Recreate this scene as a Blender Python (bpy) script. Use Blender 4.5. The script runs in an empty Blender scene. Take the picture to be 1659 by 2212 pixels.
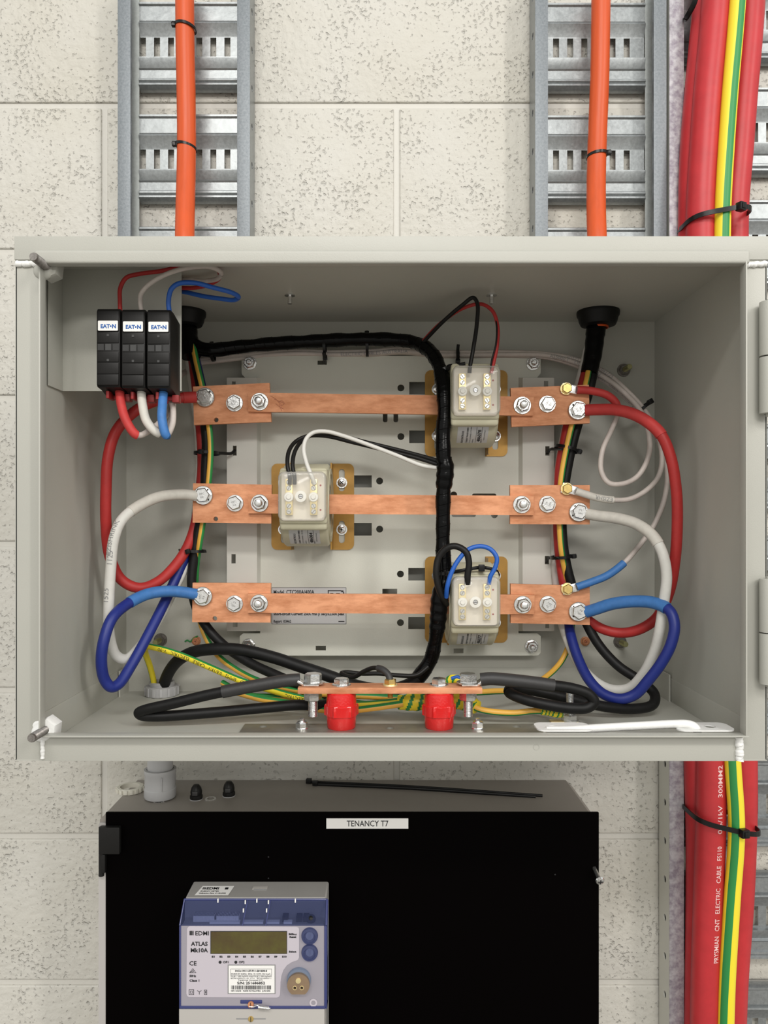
import bpy, bmesh, math, random
from mathutils import Vector, Matrix
random.seed(7)
PI = math.pi
C = bpy.context.scene.collection
sc = bpy.context.scene

# ------------------------------------------------------------------ camera
F, VX, VY = 1661.0, 822.0, 1130.0        # focal length and vanishing point, in photo pixels
CZ = 1.45                                # camera height above the floor
cam_d = bpy.data.cameras.new('camera')
cam = bpy.data.objects.new('camera', cam_d)
C.objects.link(cam)
cam.location = (0, 0, CZ)
cam.rotation_euler = (PI/2, 0, 0)
cam_d.sensor_fit = 'HORIZONTAL'
cam_d.sensor_width = 36
cam_d.lens = 36*F/1659
cam_d.shift_x = (829.5-VX)/1659
cam_d.shift_y = (VY-1106)/1659
cam_d.clip_start = 0.02
sc.camera = cam

# ------------------------------------------------------------------ world and the room's ceiling lamps
w = bpy.data.worlds.new('room_light'); sc.world = w; w.use_nodes = True
nt = w.node_tree; bg = nt.nodes['Background']
tc = nt.nodes.new('ShaderNodeTexCoord'); sp = nt.nodes.new('ShaderNodeSeparateXYZ'); rp = nt.nodes.new('ShaderNodeValToRGB')
mr = nt.nodes.new('ShaderNodeMapRange'); mr.inputs['From Min'].default_value = -1; mr.inputs['From Max'].default_value = 1
nt.links.new(tc.outputs['Generated'], sp.inputs[0]); nt.links.new(sp.outputs['Z'], mr.inputs['Value'])
nt.links.new(mr.outputs[0], rp.inputs[0]); nt.links.new(rp.outputs[0], bg.inputs[0])
e = rp.color_ramp.elements
e[0].position = 0.0; e[0].color = (0.17, 0.155, 0.13, 1)
e[1].position = 1.0; e[1].color = (0.66, 0.70, 0.72, 1)
m_ = e.new(0.52); m_.color = (1.0, .98, .925, 1)
m_ = e.new(0.34); m_.color = (.66, .63, .57, 1)
bg.inputs[1].default_value = 0.86
def lamp(name, loc, target, sx, sy, power, col=(1, .965, .92)):
    l = bpy.data.lights.new(name, 'AREA'); l.shape = 'RECTANGLE'; l.size = sx; l.size_y = sy; l.energy = power; l.color = col
    o = bpy.data.objects.new(name, l); C.objects.link(o); o.location = loc
    o.rotation_euler = (Vector(target)-Vector(loc)).to_track_quat('-Z', 'Y').to_euler()
    return o
lamp('ceiling_batten_lamp', (-0.20, -1.5, 3.3), (-0.10, 0.9, 1.3), 1.5, 0.25, 32)
lamp('ceiling_batten_lamp', (0.5, -4.2, 3.2), (0.1, 1.0, 1.2), 1.6, 0.4, 52)
lamp('ceiling_batten_lamp', (2.3, -1.6, 3.2), (0, 1.0, 1.3), 0.3, 1.4, 36)
sc.view_settings.view_transform = 'Standard'
sc.view_settings.look = 'None'
sc.view_settings.exposure = 0.15
sc.view_settings.gamma = 1.0
sc.view_settings.use_curve_mapping = False

def P(px, py, d):
    """world point of a photo measurement at distance d from the camera plane"""
    return Vector(((px-VX)*d/F, d, CZ-(py-VY)*d/F))

# ------------------------------------------------------------------ materials
MATS = {}
def mat(name, col, rough=0.5, metal=0.0, var=0.0, vscale=30, bump=0.0, bscale=200, spec=0.5, col2=None, stretch=None, coat=0.0, rvar=0.0):
    m = bpy.data.materials.new(name); m.use_nodes = True
    n = m.node_tree; b = n.nodes['Principled BSDF']
    b.inputs['Base Color'].default_value = (*col, 1)
    b.inputs['Roughness'].default_value = rough
    b.inputs['Metallic'].default_value = metal
    b.inputs['Specular IOR Level'].default_value = spec
    if coat: b.inputs['Coat Weight'].default_value = coat
    if var or bump or rvar:
        t = n.nodes.new('ShaderNodeTexCoord'); mp = n.nodes.new('ShaderNodeMapping')
        n.links.new(t.outputs['Object'], mp.inputs[0])
        if stretch: mp.inputs['Scale'].default_value = stretch
    if var or rvar:
        z = n.nodes.new('ShaderNodeTexNoise'); z.inputs['Scale'].default_value = vscale; z.inputs['Detail'].default_value = 6
        z.inputs['Roughness'].default_value = .65
        n.links.new(mp.outputs[0], z.inputs['Vector'])
    if var:
        r = n.nodes.new('ShaderNodeValToRGB')
        c2 = col2 or tuple(max(0, c*(1-var)) for c in col)
        r.color_ramp.elements[0].position = .35; r.color_ramp.elements[0].color = (*c2, 1)
        r.color_ramp.elements[1].position = .62; r.color_ramp.elements[1].color = (*col, 1)
        n.links.new(z.outputs['Fac'], r.inputs[0]); n.links.new(r.outputs[0], b.inputs['Base Color'])
    if rvar:
        q = n.nodes.new('ShaderNodeMapRange'); q.inputs['To Min'].default_value = rough-rvar; q.inputs['To Max'].default_value = rough+rvar
        n.links.new(z.outputs['Fac'], q.inputs['Value']); n.links.new(q.outputs[0], b.inputs['Roughness'])
    if bump:
        z2 = n.nodes.new('ShaderNodeTexNoise'); z2.inputs['Scale'].default_value = bscale; z2.inputs['Detail'].default_value = 3
        n.links.new(mp.outputs[0], z2.inputs['Vector'])
        bp = n.nodes.new('ShaderNodeBump'); bp.inputs['Strength'].default_value = bump; bp.inputs['Distance'].default_value = .001
        n.links.new(z2.outputs['Fac'], bp.inputs['Height']); n.links.new(bp.outputs[0], b.inputs['Normal'])
    MATS[name] = m
    return m
GREY = mat('grey_powder_coat', (.415, .412, .37), .42, var=.04, vscale=6, bump=.12, bscale=900)
GREYIN = mat('grey_powder_coat_inside', (.49, .488, .437), .45, var=.05, vscale=5, bump=.12, bscale=900)
WHITEP = mat('white_paint', (.80, .80, .78), .4, var=.05, vscale=40, bump=.3, bscale=300)
CHAS = mat('pale_grey_sheet', (.60, .605, .535), .38, var=.05, vscale=7, bump=.1, bscale=900)
CHAS2 = mat('pale_grey_sheet_lit', (.63, .63, .575), .4, var=.03, vscale=7)  # lighter copy of the plate grey; the wings' brighter shading is in the colour
COP = mat('copper', (.77, .375, .205), .66, .35, var=1, col2=(.52, .21, .095), vscale=75, stretch=(.35, 1, 1), bump=.25, bscale=160, rvar=.08)
COPE = mat('copper_edge', (.62, .27, .16), .5, .7)
ZINC = mat('bright_zinc', (.80, .80, .79), .24, .95, var=.18, vscale=300, bump=.2, bscale=500)
STEEL = mat('dark_steel', (.30, .28, .26), .35, .8, var=.4, vscale=300)
STRAP = mat('steel_strap', (.33, .32, .28), .38, .6, var=.2, vscale=40)
GALV = mat('galvanised_steel', (.31, .33, .335), .36, .65, var=.2, vscale=260, bump=.35, bscale=60, rvar=.08)
GALVF = mat('galvanised_flange', (.22, .24, .255), .5, .4, var=.3, col2=(.16, .18, .195), vscale=330, bump=.15, bscale=300)
GALVM = mat('galvanised_margin_lit', (.42, .45, .44), .45, .3, var=.15, vscale=200)  # bed steel coloured lighter to offset the shade beside the rails
GALVD = mat('galvanised_weathered', (.46, .45, .47), .5, .4, var=.5, col2=(.25, .22, .26), vscale=130)
BRASS = mat('brass', (.83, .60, .22), .25, .9, var=.15, vscale=200)
BRASSL = mat('pale_brass', (.88, .74, .40), .35, .7)
GOLD = mat('yellow_zinc_bracket', (.44, .245, .055), .42, .45, var=.2, vscale=35)
CREAM = mat('cream_plastic', (.50, .475, .345), .42, var=.06, vscale=20)
CREAML = mat('cream_plate', (.80, .75, .66), .5)
NYLON = mat('white_nylon', (.85, .84, .80), .45)
BLK = mat('black_rubber', (.009, .009, .009), .5, spec=.25, var=.3, vscale=120)
BLKP = mat('black_plastic', (.011, .0105, .010), .42, spec=.22, var=.15, vscale=60)
HSB = mat('black_heat_shrink', (.035, .034, .034), .48, spec=.4, bump=.2, bscale=200)
TAPE = mat('black_tape', (.002, .002, .0022), .22, spec=.14, bump=.9, bscale=55, stretch=(1, 1, 2.5))
TIE = mat('tie_black', (.008, .008, .008), .3, spec=.25)
RED = mat('red_insulation', (.42, .028, .026), .5, spec=.35, var=.12, vscale=90)
REDH = mat('red_heat_shrink', (.50, .045, .042), .55, spec=.3, var=.15, vscale=70)
REDB = mat('red_sheath', (.50, .028, .034), .42, spec=.4, var=.12, vscale=40)
REDI = mat('red_insulator_resin', (.70, .018, .018), .22, spec=.6, bump=.25, bscale=500, coat=.3)
DRED = mat('dark_red_plastic', (.26, .012, .012), .5)
WHI = mat('white_insulation', (.66, .65, .61), .5, spec=.35, var=.06, vscale=100)
WHIH = mat('white_heat_shrink', (.60, .575, .52), .55, spec=.3, var=.1, vscale=120)
WHID = mat('white_data_cable', (.56, .50, .46), .5, var=.12, vscale=90)
BLU = mat('dark_blue_insulation', (.012, .025, .20), .45, spec=.45)
BLUH = mat('light_blue_heat_shrink', (.055, .185, .47), .5, spec=.35, var=.15, vscale=120)
BLUW = mat('blue_wire', (.012, .10, .44), .45)
YEL = mat('earth_yellow', (.83, .68, .03), .45)
ORY = mat('earth_amber', (.76, .42, .065), .45)
GRN = mat('earth_green', (.02, .24, .055), .45)
ORA = mat('orange_sheath', (.60, .082, .013), .42, spec=.4, var=.13, vscale=12, stretch=(6, 6, .6), bump=.2, bscale=30)
PVC = mat('grey_pvc', (.44, .44, .445), .45, var=.05, vscale=30)
PVCL = mat('pale_pvc', (.60, .58, .50), .5)
CAB = mat('dark_grey_cabinet', (.29, .265, .235), .5, var=.08, vscale=10, bump=.1, bscale=700)
CABS = mat('cabinet_side_grey', (.42, .40, .385), .45)
DOORM = mat('black_panel', (.0012, .0008, .0008), .5, spec=.015)
LBL = mat('label_white', (.82, .81, .79), .5)
LBLG = mat('label_silver', (.56, .565, .57), .38, .25)
INK = mat('ink_black', (.012, .012, .014), .6)
INKB = mat('ink_blue', (.01, .10, .36), .5)
INKW = mat('ink_pink_white', (.80, .55, .55), .6)
INKG = mat('ink_grey', (.25, .25, .25), .6)
INKE = mat('embossed_grey', (.36, .36, .35), .4, .8)
MBODY = mat('meter_grey', (.31, .30, .285), .48, var=.04, vscale=20, bump=.1, bscale=900)
MFACE = mat('meter_face_grey', (.31, .29, .33), .45)
MWHITE = mat('meter_label', (.52, .48, .53), .45)
MBASE = mat('meter_lower_cover', (.43, .41, .385), .45)
LCDM = mat('lcd_olive', (.105, .10, .018), .25, var=.55, col2=(.07, .045, .018), vscale=14)
REDDOT = mat('red_dot', (.35, .02, .02), .5)
DARKM = mat('hole_dark', (.02, .02, .02), .6)
def glassy(name, col, alpha, rough=.08, spec=.5):
    m = bpy.data.materials.new(name); m.use_nodes = True
    n = m.node_tree; b = n.nodes['Principled BSDF']; o = n.nodes['Material Output']
    b.inputs['Base Color'].default_value = (*col, 1); b.inputs['Roughness'].default_value = rough
    b.inputs['Specular IOR Level'].default_value = spec
    t = n.nodes.new('ShaderNodeBsdfTransparent'); t.inputs[0].default_value = (*[min(1, .55+c*.45) if name.startswith('clear') else c for c in col], 1)
    mx = n.nodes.new('ShaderNodeMixShader'); mx.inputs[0].default_value = alpha
    n.links.new(t.outputs[0], mx.inputs[1]); n.links.new(b.outputs[0], mx.inputs[2]); n.links.new(mx.outputs[0], o.inputs[0])
    return m
CLEAR = glassy('clear_plastic', (.85, .84, .80), .16, .08, .8)
CLEARE = glassy('clear_plastic_edge', (.62, .60, .56), .42, .12, .9)
BLUEC = glassy('tinted_blue', (.46, .50, .68), .30, .12, .8)
BLUEC.node_tree.nodes['Principled BSDF'].inputs['Base Color'].default_value = (.045, .06, .17, 1)
BLUEE = mat('blue_cover_edge', (.035, .045, .16), .2, spec=.7)
LENS = glassy('tinted_lens', (.55, .60, .80), .35, .06, .8)
LENS.node_tree.nodes['Principled BSDF'].inputs['Base Color'].default_value = (.10, .12, .26, 1)

# painted block wall
WALL = bpy.data.materials.new('painted_blockwork'); WALL.use_nodes = True
n = WALL.node_tree; b = n.nodes['Principled BSDF']; b.inputs['Roughness'].default_value = .55; b.inputs['Specular IOR Level'].default_value = .35
t = n.nodes.new('ShaderNodeTexCoord')
z = n.nodes.new('ShaderNodeTexNoise'); z.inputs['Scale'].default_value = 3.2; z.inputs['Detail'].default_value = 4
n.links.new(t.outputs['Object'], z.inputs['Vector'])
r = n.nodes.new('ShaderNodeValToRGB'); r.color_ramp.elements[0].position = .3; r.color_ramp.elements[0].color = (.515, .493, .43, 1)
r.color_ramp.elements[1].position = .7; r.color_ramp.elements[1].color = (.565, .553, .515, 1)
n.links.new(z.outputs['Fac'], r.inputs[0])
v1 = n.nodes.new('ShaderNodeTexNoise'); v1.inputs['Scale'].default_value = 190; v1.inputs['Detail'].default_value = 3.5; v1.inputs['Roughness'].default_value = .5
v2 = n.nodes.new('ShaderNodeTexNoise'); v2.inputs['Scale'].default_value = 16; v2.inputs['Detail'].default_value = 3
v3 = n.nodes.new('ShaderNodeTexNoise'); v3.inputs['Scale'].default_value = 90; v3.inputs['Detail'].default_value = 5
for q in (v1, v2, v3): n.links.new(t.outputs['Object'], q.inputs['Vector'])
ad = n.nodes.new('ShaderNodeMath'); ad.operation = 'MULTIPLY_ADD'; ad.inputs[1].default_value = .38
n.links.new(v2.outputs['Fac'], ad.inputs[0]); n.links.new(v1.outputs['Fac'], ad.inputs[2])
pr = n.nodes.new('ShaderNodeMapRange'); pr.inputs['From Min'].default_value = .34; pr.inputs['From Max'].default_value = .60
n.links.new(ad.outputs[0], pr.inputs['Value'])
mu = n.nodes.new('ShaderNodeMath'); mu.operation = 'MULTIPLY_ADD'; mu.inputs[1].default_value = .8
n.links.new(v3.outputs['Fac'], mu.inputs[0]); n.links.new(pr.outputs[0], mu.inputs[2])
bp = n.nodes.new('ShaderNodeBump'); bp.inputs['Strength'].default_value = .9; bp.inputs['Distance'].default_value = .0034
n.links.new(mu.outputs[0], bp.inputs['Height']); n.links.new(bp.outputs[0], b.inputs['Normal'])
n.links.new(r.outputs[0], b.inputs['Base Color'])

MORT = mat('painted_mortar', (.56, .545, .50), .5, bump=.5, bscale=120)

# ------------------------------------------------------------------ mesh helpers
class B:
    """collects shapes into one mesh; mi = material slot"""
    def __init__(s): s.bm = bmesh.new()
    def add(s, tb, mi=0, M=None):
        for f in tb.faces: f.material_index = mi
        if M is not None: bmesh.ops.transform(tb, matrix=M, verts=tb.verts)
        me = bpy.data.meshes.new('tmp'); tb.to_mesh(me); tb.free(); s.bm.from_mesh(me); bpy.data.meshes.remove(me)
        return s
    def box(s, x0, x1, y0, y1, z0, z1, bev=0, mi=0, M=None, seg=2, only=None):
        tb = bmesh.new(); bmesh.ops.create_cube(tb, size=1)
        bmesh.ops.scale(tb, vec=(abs(x1-x0), abs(y1-y0), abs(z1-z0)), verts=tb.verts)
        bmesh.ops.translate(tb, vec=((x0+x1)/2, (y0+y1)/2, (z0+z1)/2), verts=tb.verts)
        if bev:
            ed = list(tb.edges)
            if only is not None:
                ax = 'xyz'.index(only); ed = [q for q in ed if abs((q.verts[0].co-q.verts[1].co).normalized()[ax]) > .9]
            bmesh.ops.bevel(tb, geom=ed, offset=bev, segments=seg, profile=.6, affect='EDGES')
        return s.add(tb, mi, M)
    def pb(s, px0, py0, px1, py1, d0, d1, bev=0, mi=0, seg=2, only=None):
        """box whose front face at distance d0 spans the measured rectangle"""
        a, c = P(px0, py0, d0), P(px1, py1, d0)
        return s.box(a.x, c.x, d0, d1, c.z, a.z, bev, mi, None, seg, only)
    def cyl(s, c, r, h, axis=(0, 0, 1), n=24, mi=0, r2=None, bev=0, rot=0):
        """cylinder from c along axis, length h"""
        tb = bmesh.new(); bmesh.ops.create_cone(tb, cap_ends=True, segments=n, radius1=r, radius2=r if r2 is None else r2, depth=h)
        if bev:
            ed = [q for q in tb.edges if abs(q.verts[0].co.z-q.verts[1].co.z) < 1e-7 and q.verts[0].co.z > 0]
            bmesh.ops.bevel(tb, geom=ed, offset=bev, segments=2, profile=.5, affect='EDGES')
        a = Vector(axis).normalized(); q = Vector((0, 0, 1)).rotation_difference(a)
        M = Matrix.Translation(Vector(c)) @ q.to_matrix().to_4x4() @ Matrix.Rotation(rot, 4, 'Z') @ Matrix.Translation((0, 0, h/2))
        return s.add(tb, mi, M)
    def lathe(s, prof, c=(0, 0, 0), axis=(0, 0, 1), n=32, mi=0, closed=False, rot=0):
        """prof: (r, h) pairs"""
        tb = bmesh.new(); rings = []
        for r_, h_ in prof:
            rings.append([tb.verts.new((r_*math.cos(2*PI*k/n+rot), r_*math.sin(2*PI*k/n+rot), h_)) for k in range(n)])
        pr_ = list(zip(rings, rings[1:])) + ([(rings[-1], rings[0])] if closed else [])
        for a, b_ in pr_:
            for k in range(n): tb.faces.new((a[k], a[(k+1) % n], b_[(k+1) % n], b_[k]))
        if not closed:
            if prof[0][0] > 1e-6: tb.faces.new(list(reversed(rings[0])))
            if prof[-1][0] > 1e-6: tb.faces.new(rings[-1])
        bmesh.ops.remove_doubles(tb, verts=tb.verts, dist=1e-7)
        bmesh.ops.recalc_face_normals(tb, faces=tb.faces)
        q = Vector((0, 0, 1)).rotation_difference(Vector(axis).normalized())
        return s.add(tb, mi, Matrix.Translation(Vector(c)) @ q.to_matrix().to_4x4())
    def sph(s, c, r, mi=0, sc3=(1, 1, 1), u=16, v=10):
        tb = bmesh.new(); bmesh.ops.create_uvsphere(tb, u_segments=u, v_segments=v, radius=r)
        return s.add(tb, mi, Matrix.Translation(Vector(c)) @ Matrix.Diagonal((*sc3, 1)))
    def poly(s, pts, mi=0):
        vs = [s.bm.verts.new(p) for p in pts]; f = s.bm.faces.new(vs); f.material_index = mi; return s
    def extr(s, prof, x0, x1, mi=0, thick=None):
        """profile of (y, z) points extruded along X; open strip given a thickness along y"""
        tb = bmesh.new()
        if thick:
            prof = list(prof) + [(y+thick, z_) for y, z_ in reversed(prof)]
        a = [tb.verts.new((x0, y, z_)) for y, z_ in prof]; c = [tb.verts.new((x1, y, z_)) for y, z_ in prof]
        m = len(prof)
        for k in range(m): tb.faces.new((a[k], a[(k+1) % m], c[(k+1) % m], c[k]))
        tb.faces.new(list(reversed(a))); tb.faces.new(c)
        bmesh.ops.recalc_face_normals(tb, faces=tb.faces)
        return s.add(tb, mi)
    def mesh(s, me, M=None, mi=0):
        tb = bmesh.new(); tb.from_mesh(me); return s.add(tb, mi, M)

ORI = {}
def wloc(o): return ORI.get(o.name, Vector((0, 0, 0)))
def fin(b_, name, mats, parent=None, smooth=True, loc=None, ang=35):
    """link the builder as ONE mesh object, geometry given in world coordinates"""
    bm = b_.bm; me = bpy.data.meshes.new(name)
    xs = [v.co for v in bm.verts]
    if loc is None:
        lo = Vector([min(v[i] for v in xs) for i in range(3)]); hi = Vector([max(v[i] for v in xs) for i in range(3)])
        loc = Vector(((lo.x+hi.x)/2, (lo.y+hi.y)/2, lo.z))
    loc = Vector(loc)
    bmesh.ops.translate(bm, vec=-loc, verts=bm.verts)
    bm.to_mesh(me); bm.free()
    if not isinstance(mats, (list, tuple)): mats = [mats]
    for m in mats: me.materials.append(m)
    if smooth:
        for p in me.polygons: p.use_smooth = True
        me.set_sharp_from_angle(angle=math.radians(ang))
    o = bpy.data.objects.new(name, me); C.objects.link(o)
    ORI[o.name] = loc
    if parent is not None:
        o.parent = parent; o.location = loc - wloc(parent)
    else: o.location = loc
    return o
def tag(o, label, cat, group=None, kind=None):
    if label: o['label'] = label
    if cat: o['category'] = cat
    if group: o['group'] = group
    if kind: o['kind'] = kind
    return o
def thing(name, label, cat, loc, group=None):
    o = bpy.data.objects.new(name, None); C.objects.link(o); o.location = loc; ORI[o.name] = Vector(loc)
    o.empty_display_size = .01
    return tag(o, label, cat, group)
def dup(root, loc, label=None, rot=None):
    r_ = root.copy(); C.objects.link(r_); r_.location = loc
    if rot is not None: r_.rotation_euler = rot
    if label: r_['label'] = label
    for ch in list(root.children):
        c = ch.copy(); C.objects.link(c); c.parent = r_
        for g in ch.children:
            d = g.copy(); C.objects.link(d); d.parent = c
    return r_

def circ(cx, cy, r, n=20): return [(cx+r*math.cos(2*PI*k/n), cy+r*math.sin(2*PI*k/n)) for k in range(n)]
def rr(x0, y0, x1, y1, r=0, n=5):
    x0, x1 = min(x0, x1), max(x0, x1); y0, y1 = min(y0, y1), max(y0, y1)
    if r <= 0: return [(x0, y0), (x1, y0), (x1, y1), (x0, y1)]
    r = min(r, (x1-x0)/2-1e-6, (y1-y0)/2-1e-6); out = []
    for cx, cy, a0 in ((x1-r, y0+r, -PI/2), (x1-r, y1-r, 0), (x0+r, y1-r, PI/2), (x0+r, y0+r, PI)):
        out += [(cx+r*math.cos(a0+PI/2*k/n), cy+r*math.sin(a0+PI/2*k/n)) for k in range(n+1)]
    return out
def plate_mesh(outline, holes, t):
    cu = bpy.data.curves.new('pl', 'CURVE'); cu.dimensions = '2D'; cu.fill_mode = 'BOTH'; cu.extrude = t/2
    for loop in [outline]+list(holes):
        s_ = cu.splines.new('POLY'); s_.points.add(len(loop)-1); s_.use_cyclic_u = True
        for k, (x, y) in enumerate(loop): s_.points[k].co = (x, y, 0, 1)
    ob = bpy.data.objects.new('pl', cu); C.objects.link(ob)
    dg = bpy.context.evaluated_depsgraph_get(); me = bpy.data.meshes.new_from_object(ob.evaluated_get(dg))
    bpy.data.objects.remove(ob); bpy.data.curves.remove(cu)
    return me
FRONT = Matrix(((1, 0, 0, 0), (0, 0, -1, 0), (0, 1, 0, 0), (0, 0, 0, 1)))      # local xy -> world xz, local +z -> toward the viewer
def pplate(b_, d, t, outline, holes=(), mi=0):
    """sheet facing the camera, outline and holes measured on its front face at distance d"""
    cv = lambda L: [(P(x, y, d).x, P(x, y, d).z) for x, y in L]
    me = plate_mesh(cv(outline), [cv(h) for h in holes], t)
    b_.mesh(me, Matrix.Translation((0, d+t/2, 0)) @ FRONT, mi); bpy.data.meshes.remove(me)
def wplate(b_, d, t, outline, holes=(), mi=0):
    me = plate_mesh(outline, holes, t)
    b_.mesh(me, Matrix.Translation((0, d+t/2, 0)) @ FRONT, mi); bpy.data.meshes.remove(me)

def text_mesh(s, size, bold=0.0, align='LEFT', sx=1.0, ext=.0001, shear=0):
    cu = bpy.data.curves.new('tx', 'FONT'); cu.body = s; cu.size = size; cu.align_x = align; cu.extrude = ext; cu.offset = bold; cu.shear = shear
    cu.resolution_u = 2
    ob = bpy.data.objects.new('tx', cu); C.objects.link(ob)
    dg = bpy.context.evaluated_depsgraph_get(); me = bpy.data.meshes.new_from_object(ob.evaluated_get(dg))
    bpy.data.objects.remove(ob); bpy.data.curves.remove(cu)
    if sx != 1: me.transform(Matrix.Diagonal((sx, 1, 1, 1)))
    return me
def ptext(b_, s, px, py, d, hpx, wpx=None, align='LEFT', rot=0, bold=0.0, mi=0, shear=0):
    """writing on a surface facing the camera: baseline start at px, py; capital height hpx; width wpx"""
    k = d/F; me = text_mesh(s, hpx*k/.70, bold*k, 'LEFT', shear=shear)
    if len(me.vertices):
        x0 = min(v.co.x for v in me.vertices); x1 = max(v.co.x for v in me.vertices)
        sx = (wpx*k/(x1-x0)) if wpx else 1
        off = {'LEFT': 0, 'CENTER': .5, 'RIGHT': 1}[align]*(x1-x0)
        me.transform(Matrix.Diagonal((sx, 1, 1, 1)) @ Matrix.Translation((-x0-off, 0, 0)))
    M = Matrix.Translation(P(px, py, d)) @ FRONT @ Matrix.Rotation(rot, 4, 'Z')
    b_.mesh(me, M, mi); bpy.data.meshes.remove(me)

# ------------------------------------------------------------------ tubes
def resample(pts, sub=8):
    """Catmull-Rom through world points; returns points and their control index"""
    n_ = len(pts); out = []; idx = []
    if n_ == 2:
        return [pts[0].lerp(pts[1], k/sub) for k in range(sub+1)], [k/sub for k in range(sub+1)]
    for i in range(n_-1):
        p0 = pts[i-1] if i else pts[0]*2-pts[1]
        p1, p2 = pts[i], pts[i+1]
        p3 = pts[i+2] if i+2 < n_ else pts[-1]*2-pts[-2]
        t0 = 0; t1 = t0+max((p1-p0).length, 1e-6)**.5; t2 = t1+max((p2-p1).length, 1e-6)**.5; t3 = t2+max((p3-p2).length, 1e-6)**.5
        for k in range(sub):
            t_ = t1+(t2-t1)*k/sub
            A1 = p0*((t1-t_)/(t1-t0))+p1*((t_-t0)/(t1-t0)); A2 = p1*((t2-t_)/(t2-t1))+p2*((t_-t1)/(t2-t1)); A3 = p2*((t3-t_)/(t3-t2))+p3*((t_-t2)/(t3-t2))
            B1 = A1*((t2-t_)/(t2-t0))+A2*((t_-t0)/(t2-t0)); B2 = A2*((t3-t_)/(t3-t1))+A3*((t_-t1)/(t3-t1))
            out.append(B1*((t2-t_)/(t2-t1))+B2*((t_-t1)/(t2-t1))); idx.append(i+k/sub)
    out.append(pts[-1].copy()); idx.append(n_-1)
    return out, idx
class Path:
    def __init__(s, pts, sub=8):
        s.p, s.i = resample(pts, sub)
        m = len(s.p); s.T = []; s.N = []; s.Bn = []
        for k in range(m):
            a = s.p[max(k-1, 0)]; b_ = s.p[min(k+1, m-1)]; s.T.append((b_-a).normalized())
        prev = None
        for T in s.T:
            v = Vector((0, -1, 0)); v = v-T*v.dot(T)
            if v.length < .35 and prev is not None: v = prev-T*prev.dot(T)
            if v.length < 1e-3: v = Vector((0, 0, 1))-T*T.z
            v.normalize()
            if prev is not None and v.dot(prev) < 0 and v.length: v = v
            prev = v; s.N.append(v); s.Bn.append(T.cross(v))
        s.s = [0]
        for k in range(1, m): s.s.append(s.s[-1]+(s.p[k]-s.p[k-1]).length)
    def at(s, L):
        L = max(0, min(L, s.s[-1])); k = 0
        while k < len(s.s)-2 and s.s[k+1] < L: k += 1
        f = (L-s.s[k])/max(s.s[k+1]-s.s[k], 1e-9)
        return s.p[k].lerp(s.p[k+1], f), s.T[k].lerp(s.T[k+1], f).normalized(), s.N[k].lerp(s.N[k+1], f).normalized(), s.Bn[k].lerp(s.Bn[k+1], f).normalized()
    def len_at(s, u):
        for k in range(len(s.i)-1):
            if s.i[k+1] >= u: return s.s[k]+(s.s[k+1]-s.s[k])*(u-s.i[k])/(s.i[k+1]-s.i[k])
        return s.s[-1]
def tube(b_, path, r, u0=None, u1=None, seg=14, mi=0, stripe=None, rad=None, flat=1.0):
    """sweep; stripe = (angle0, angle1, slot) in degrees from the side facing the viewer; rad(s) scales the radius"""
    ks = [k for k in range(len(path.p)) if (u0 is None or path.i[k] >= u0-1e-6) and (u1 is None or path.i[k] <= u1+1e-6)]
    bm = b_.bm; rings = []; tw = math.radians(stripe[3]) if stripe and len(stripe) > 3 else 0
    for k in ks:
        R = r*(rad(path.s[k]) if rad else 1)
        rings.append([bm.verts.new(path.p[k]+(path.N[k]*math.cos(a)*flat+path.Bn[k]*math.sin(a))*R) for a in [2*PI*j/seg+tw*path.s[k] for j in range(seg)]])
    def slot(j, k):
        if not stripe: return mi
        a = (360*(j+.5)/seg+180) % 360-180
        return stripe[2] if stripe[0] <= a <= stripe[1] else mi
    for q, (A, D) in enumerate(zip(rings, rings[1:])):
        for j in range(seg):
            f = bm.faces.new((A[j], A[(j+1) % seg], D[(j+1) % seg], D[j])); f.material_index = slot(j, q)
    for ring, rev in ((rings[0], True), (rings[-1], False)):
        f = bm.faces.new(list(reversed(ring)) if rev else ring); f.material_index = mi
    return b_
def ring_text(b_, path, s, u, hgt, r, theta=0, flip=False, mi=0, bold=0, gap=.00025, sx=1.0):
    """printing wrapped on a cable starting at control index u"""
    me = text_mesh(s, hgt/.7, bold, 'LEFT', ext=0, sx=sx)
    tb = bmesh.new(); tb.from_mesh(me); bpy.data.meshes.remove(me)
    s0 = path.len_at(u); W = max((v.co.x for v in tb.verts), default=0)
    bmesh.ops.subdivide_edges(tb, edges=[q for q in tb.edges if q.calc_length() > hgt*.8], cuts=1)
    for v in tb.verts:
        x, y = v.co.x, v.co.y-hgt/2
        if flip: x, y = W-x, -y
        p, T, N, Bn = path.at(s0+x); a = theta-y/r
        v.co = p+(N*math.cos(a)+Bn*math.sin(a))*(r+gap)
    b_.add(tb, mi)
def cable(name, label, cat, pts, r, m, group=None, sleeves=(), stripe=None, sub=8, seg=14, texts=(), u0=None, u1=None, rad=None):
    """pts (px, py, distance); sleeves: (u0, u1, material, radius, label); returns object, path"""
    pa = Path([P(*q) for q in pts], sub)
    b_ = tube(B(), pa, r, u0, u1, seg=seg, stripe=stripe, rad=rad)
    o = fin(b_, name, m, ang=60); tag(o, label, cat, group)
    for sl in sleeves:
        c = fin(tube(B(), pa, sl[3], sl[0], sl[1], seg=seg), 'heat_shrink_sleeve', sl[2], o, ang=60)
        if sl[4]: c['label'] = sl[4]
    for tx in texts:
        tb = B(); ring_text(tb, pa, *tx[:2], *tx[2:5], **(tx[6] if len(tx) > 6 else {}))
        fin(tb, 'printed_text', tx[5], o, smooth=False)
    return o, pa

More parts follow.
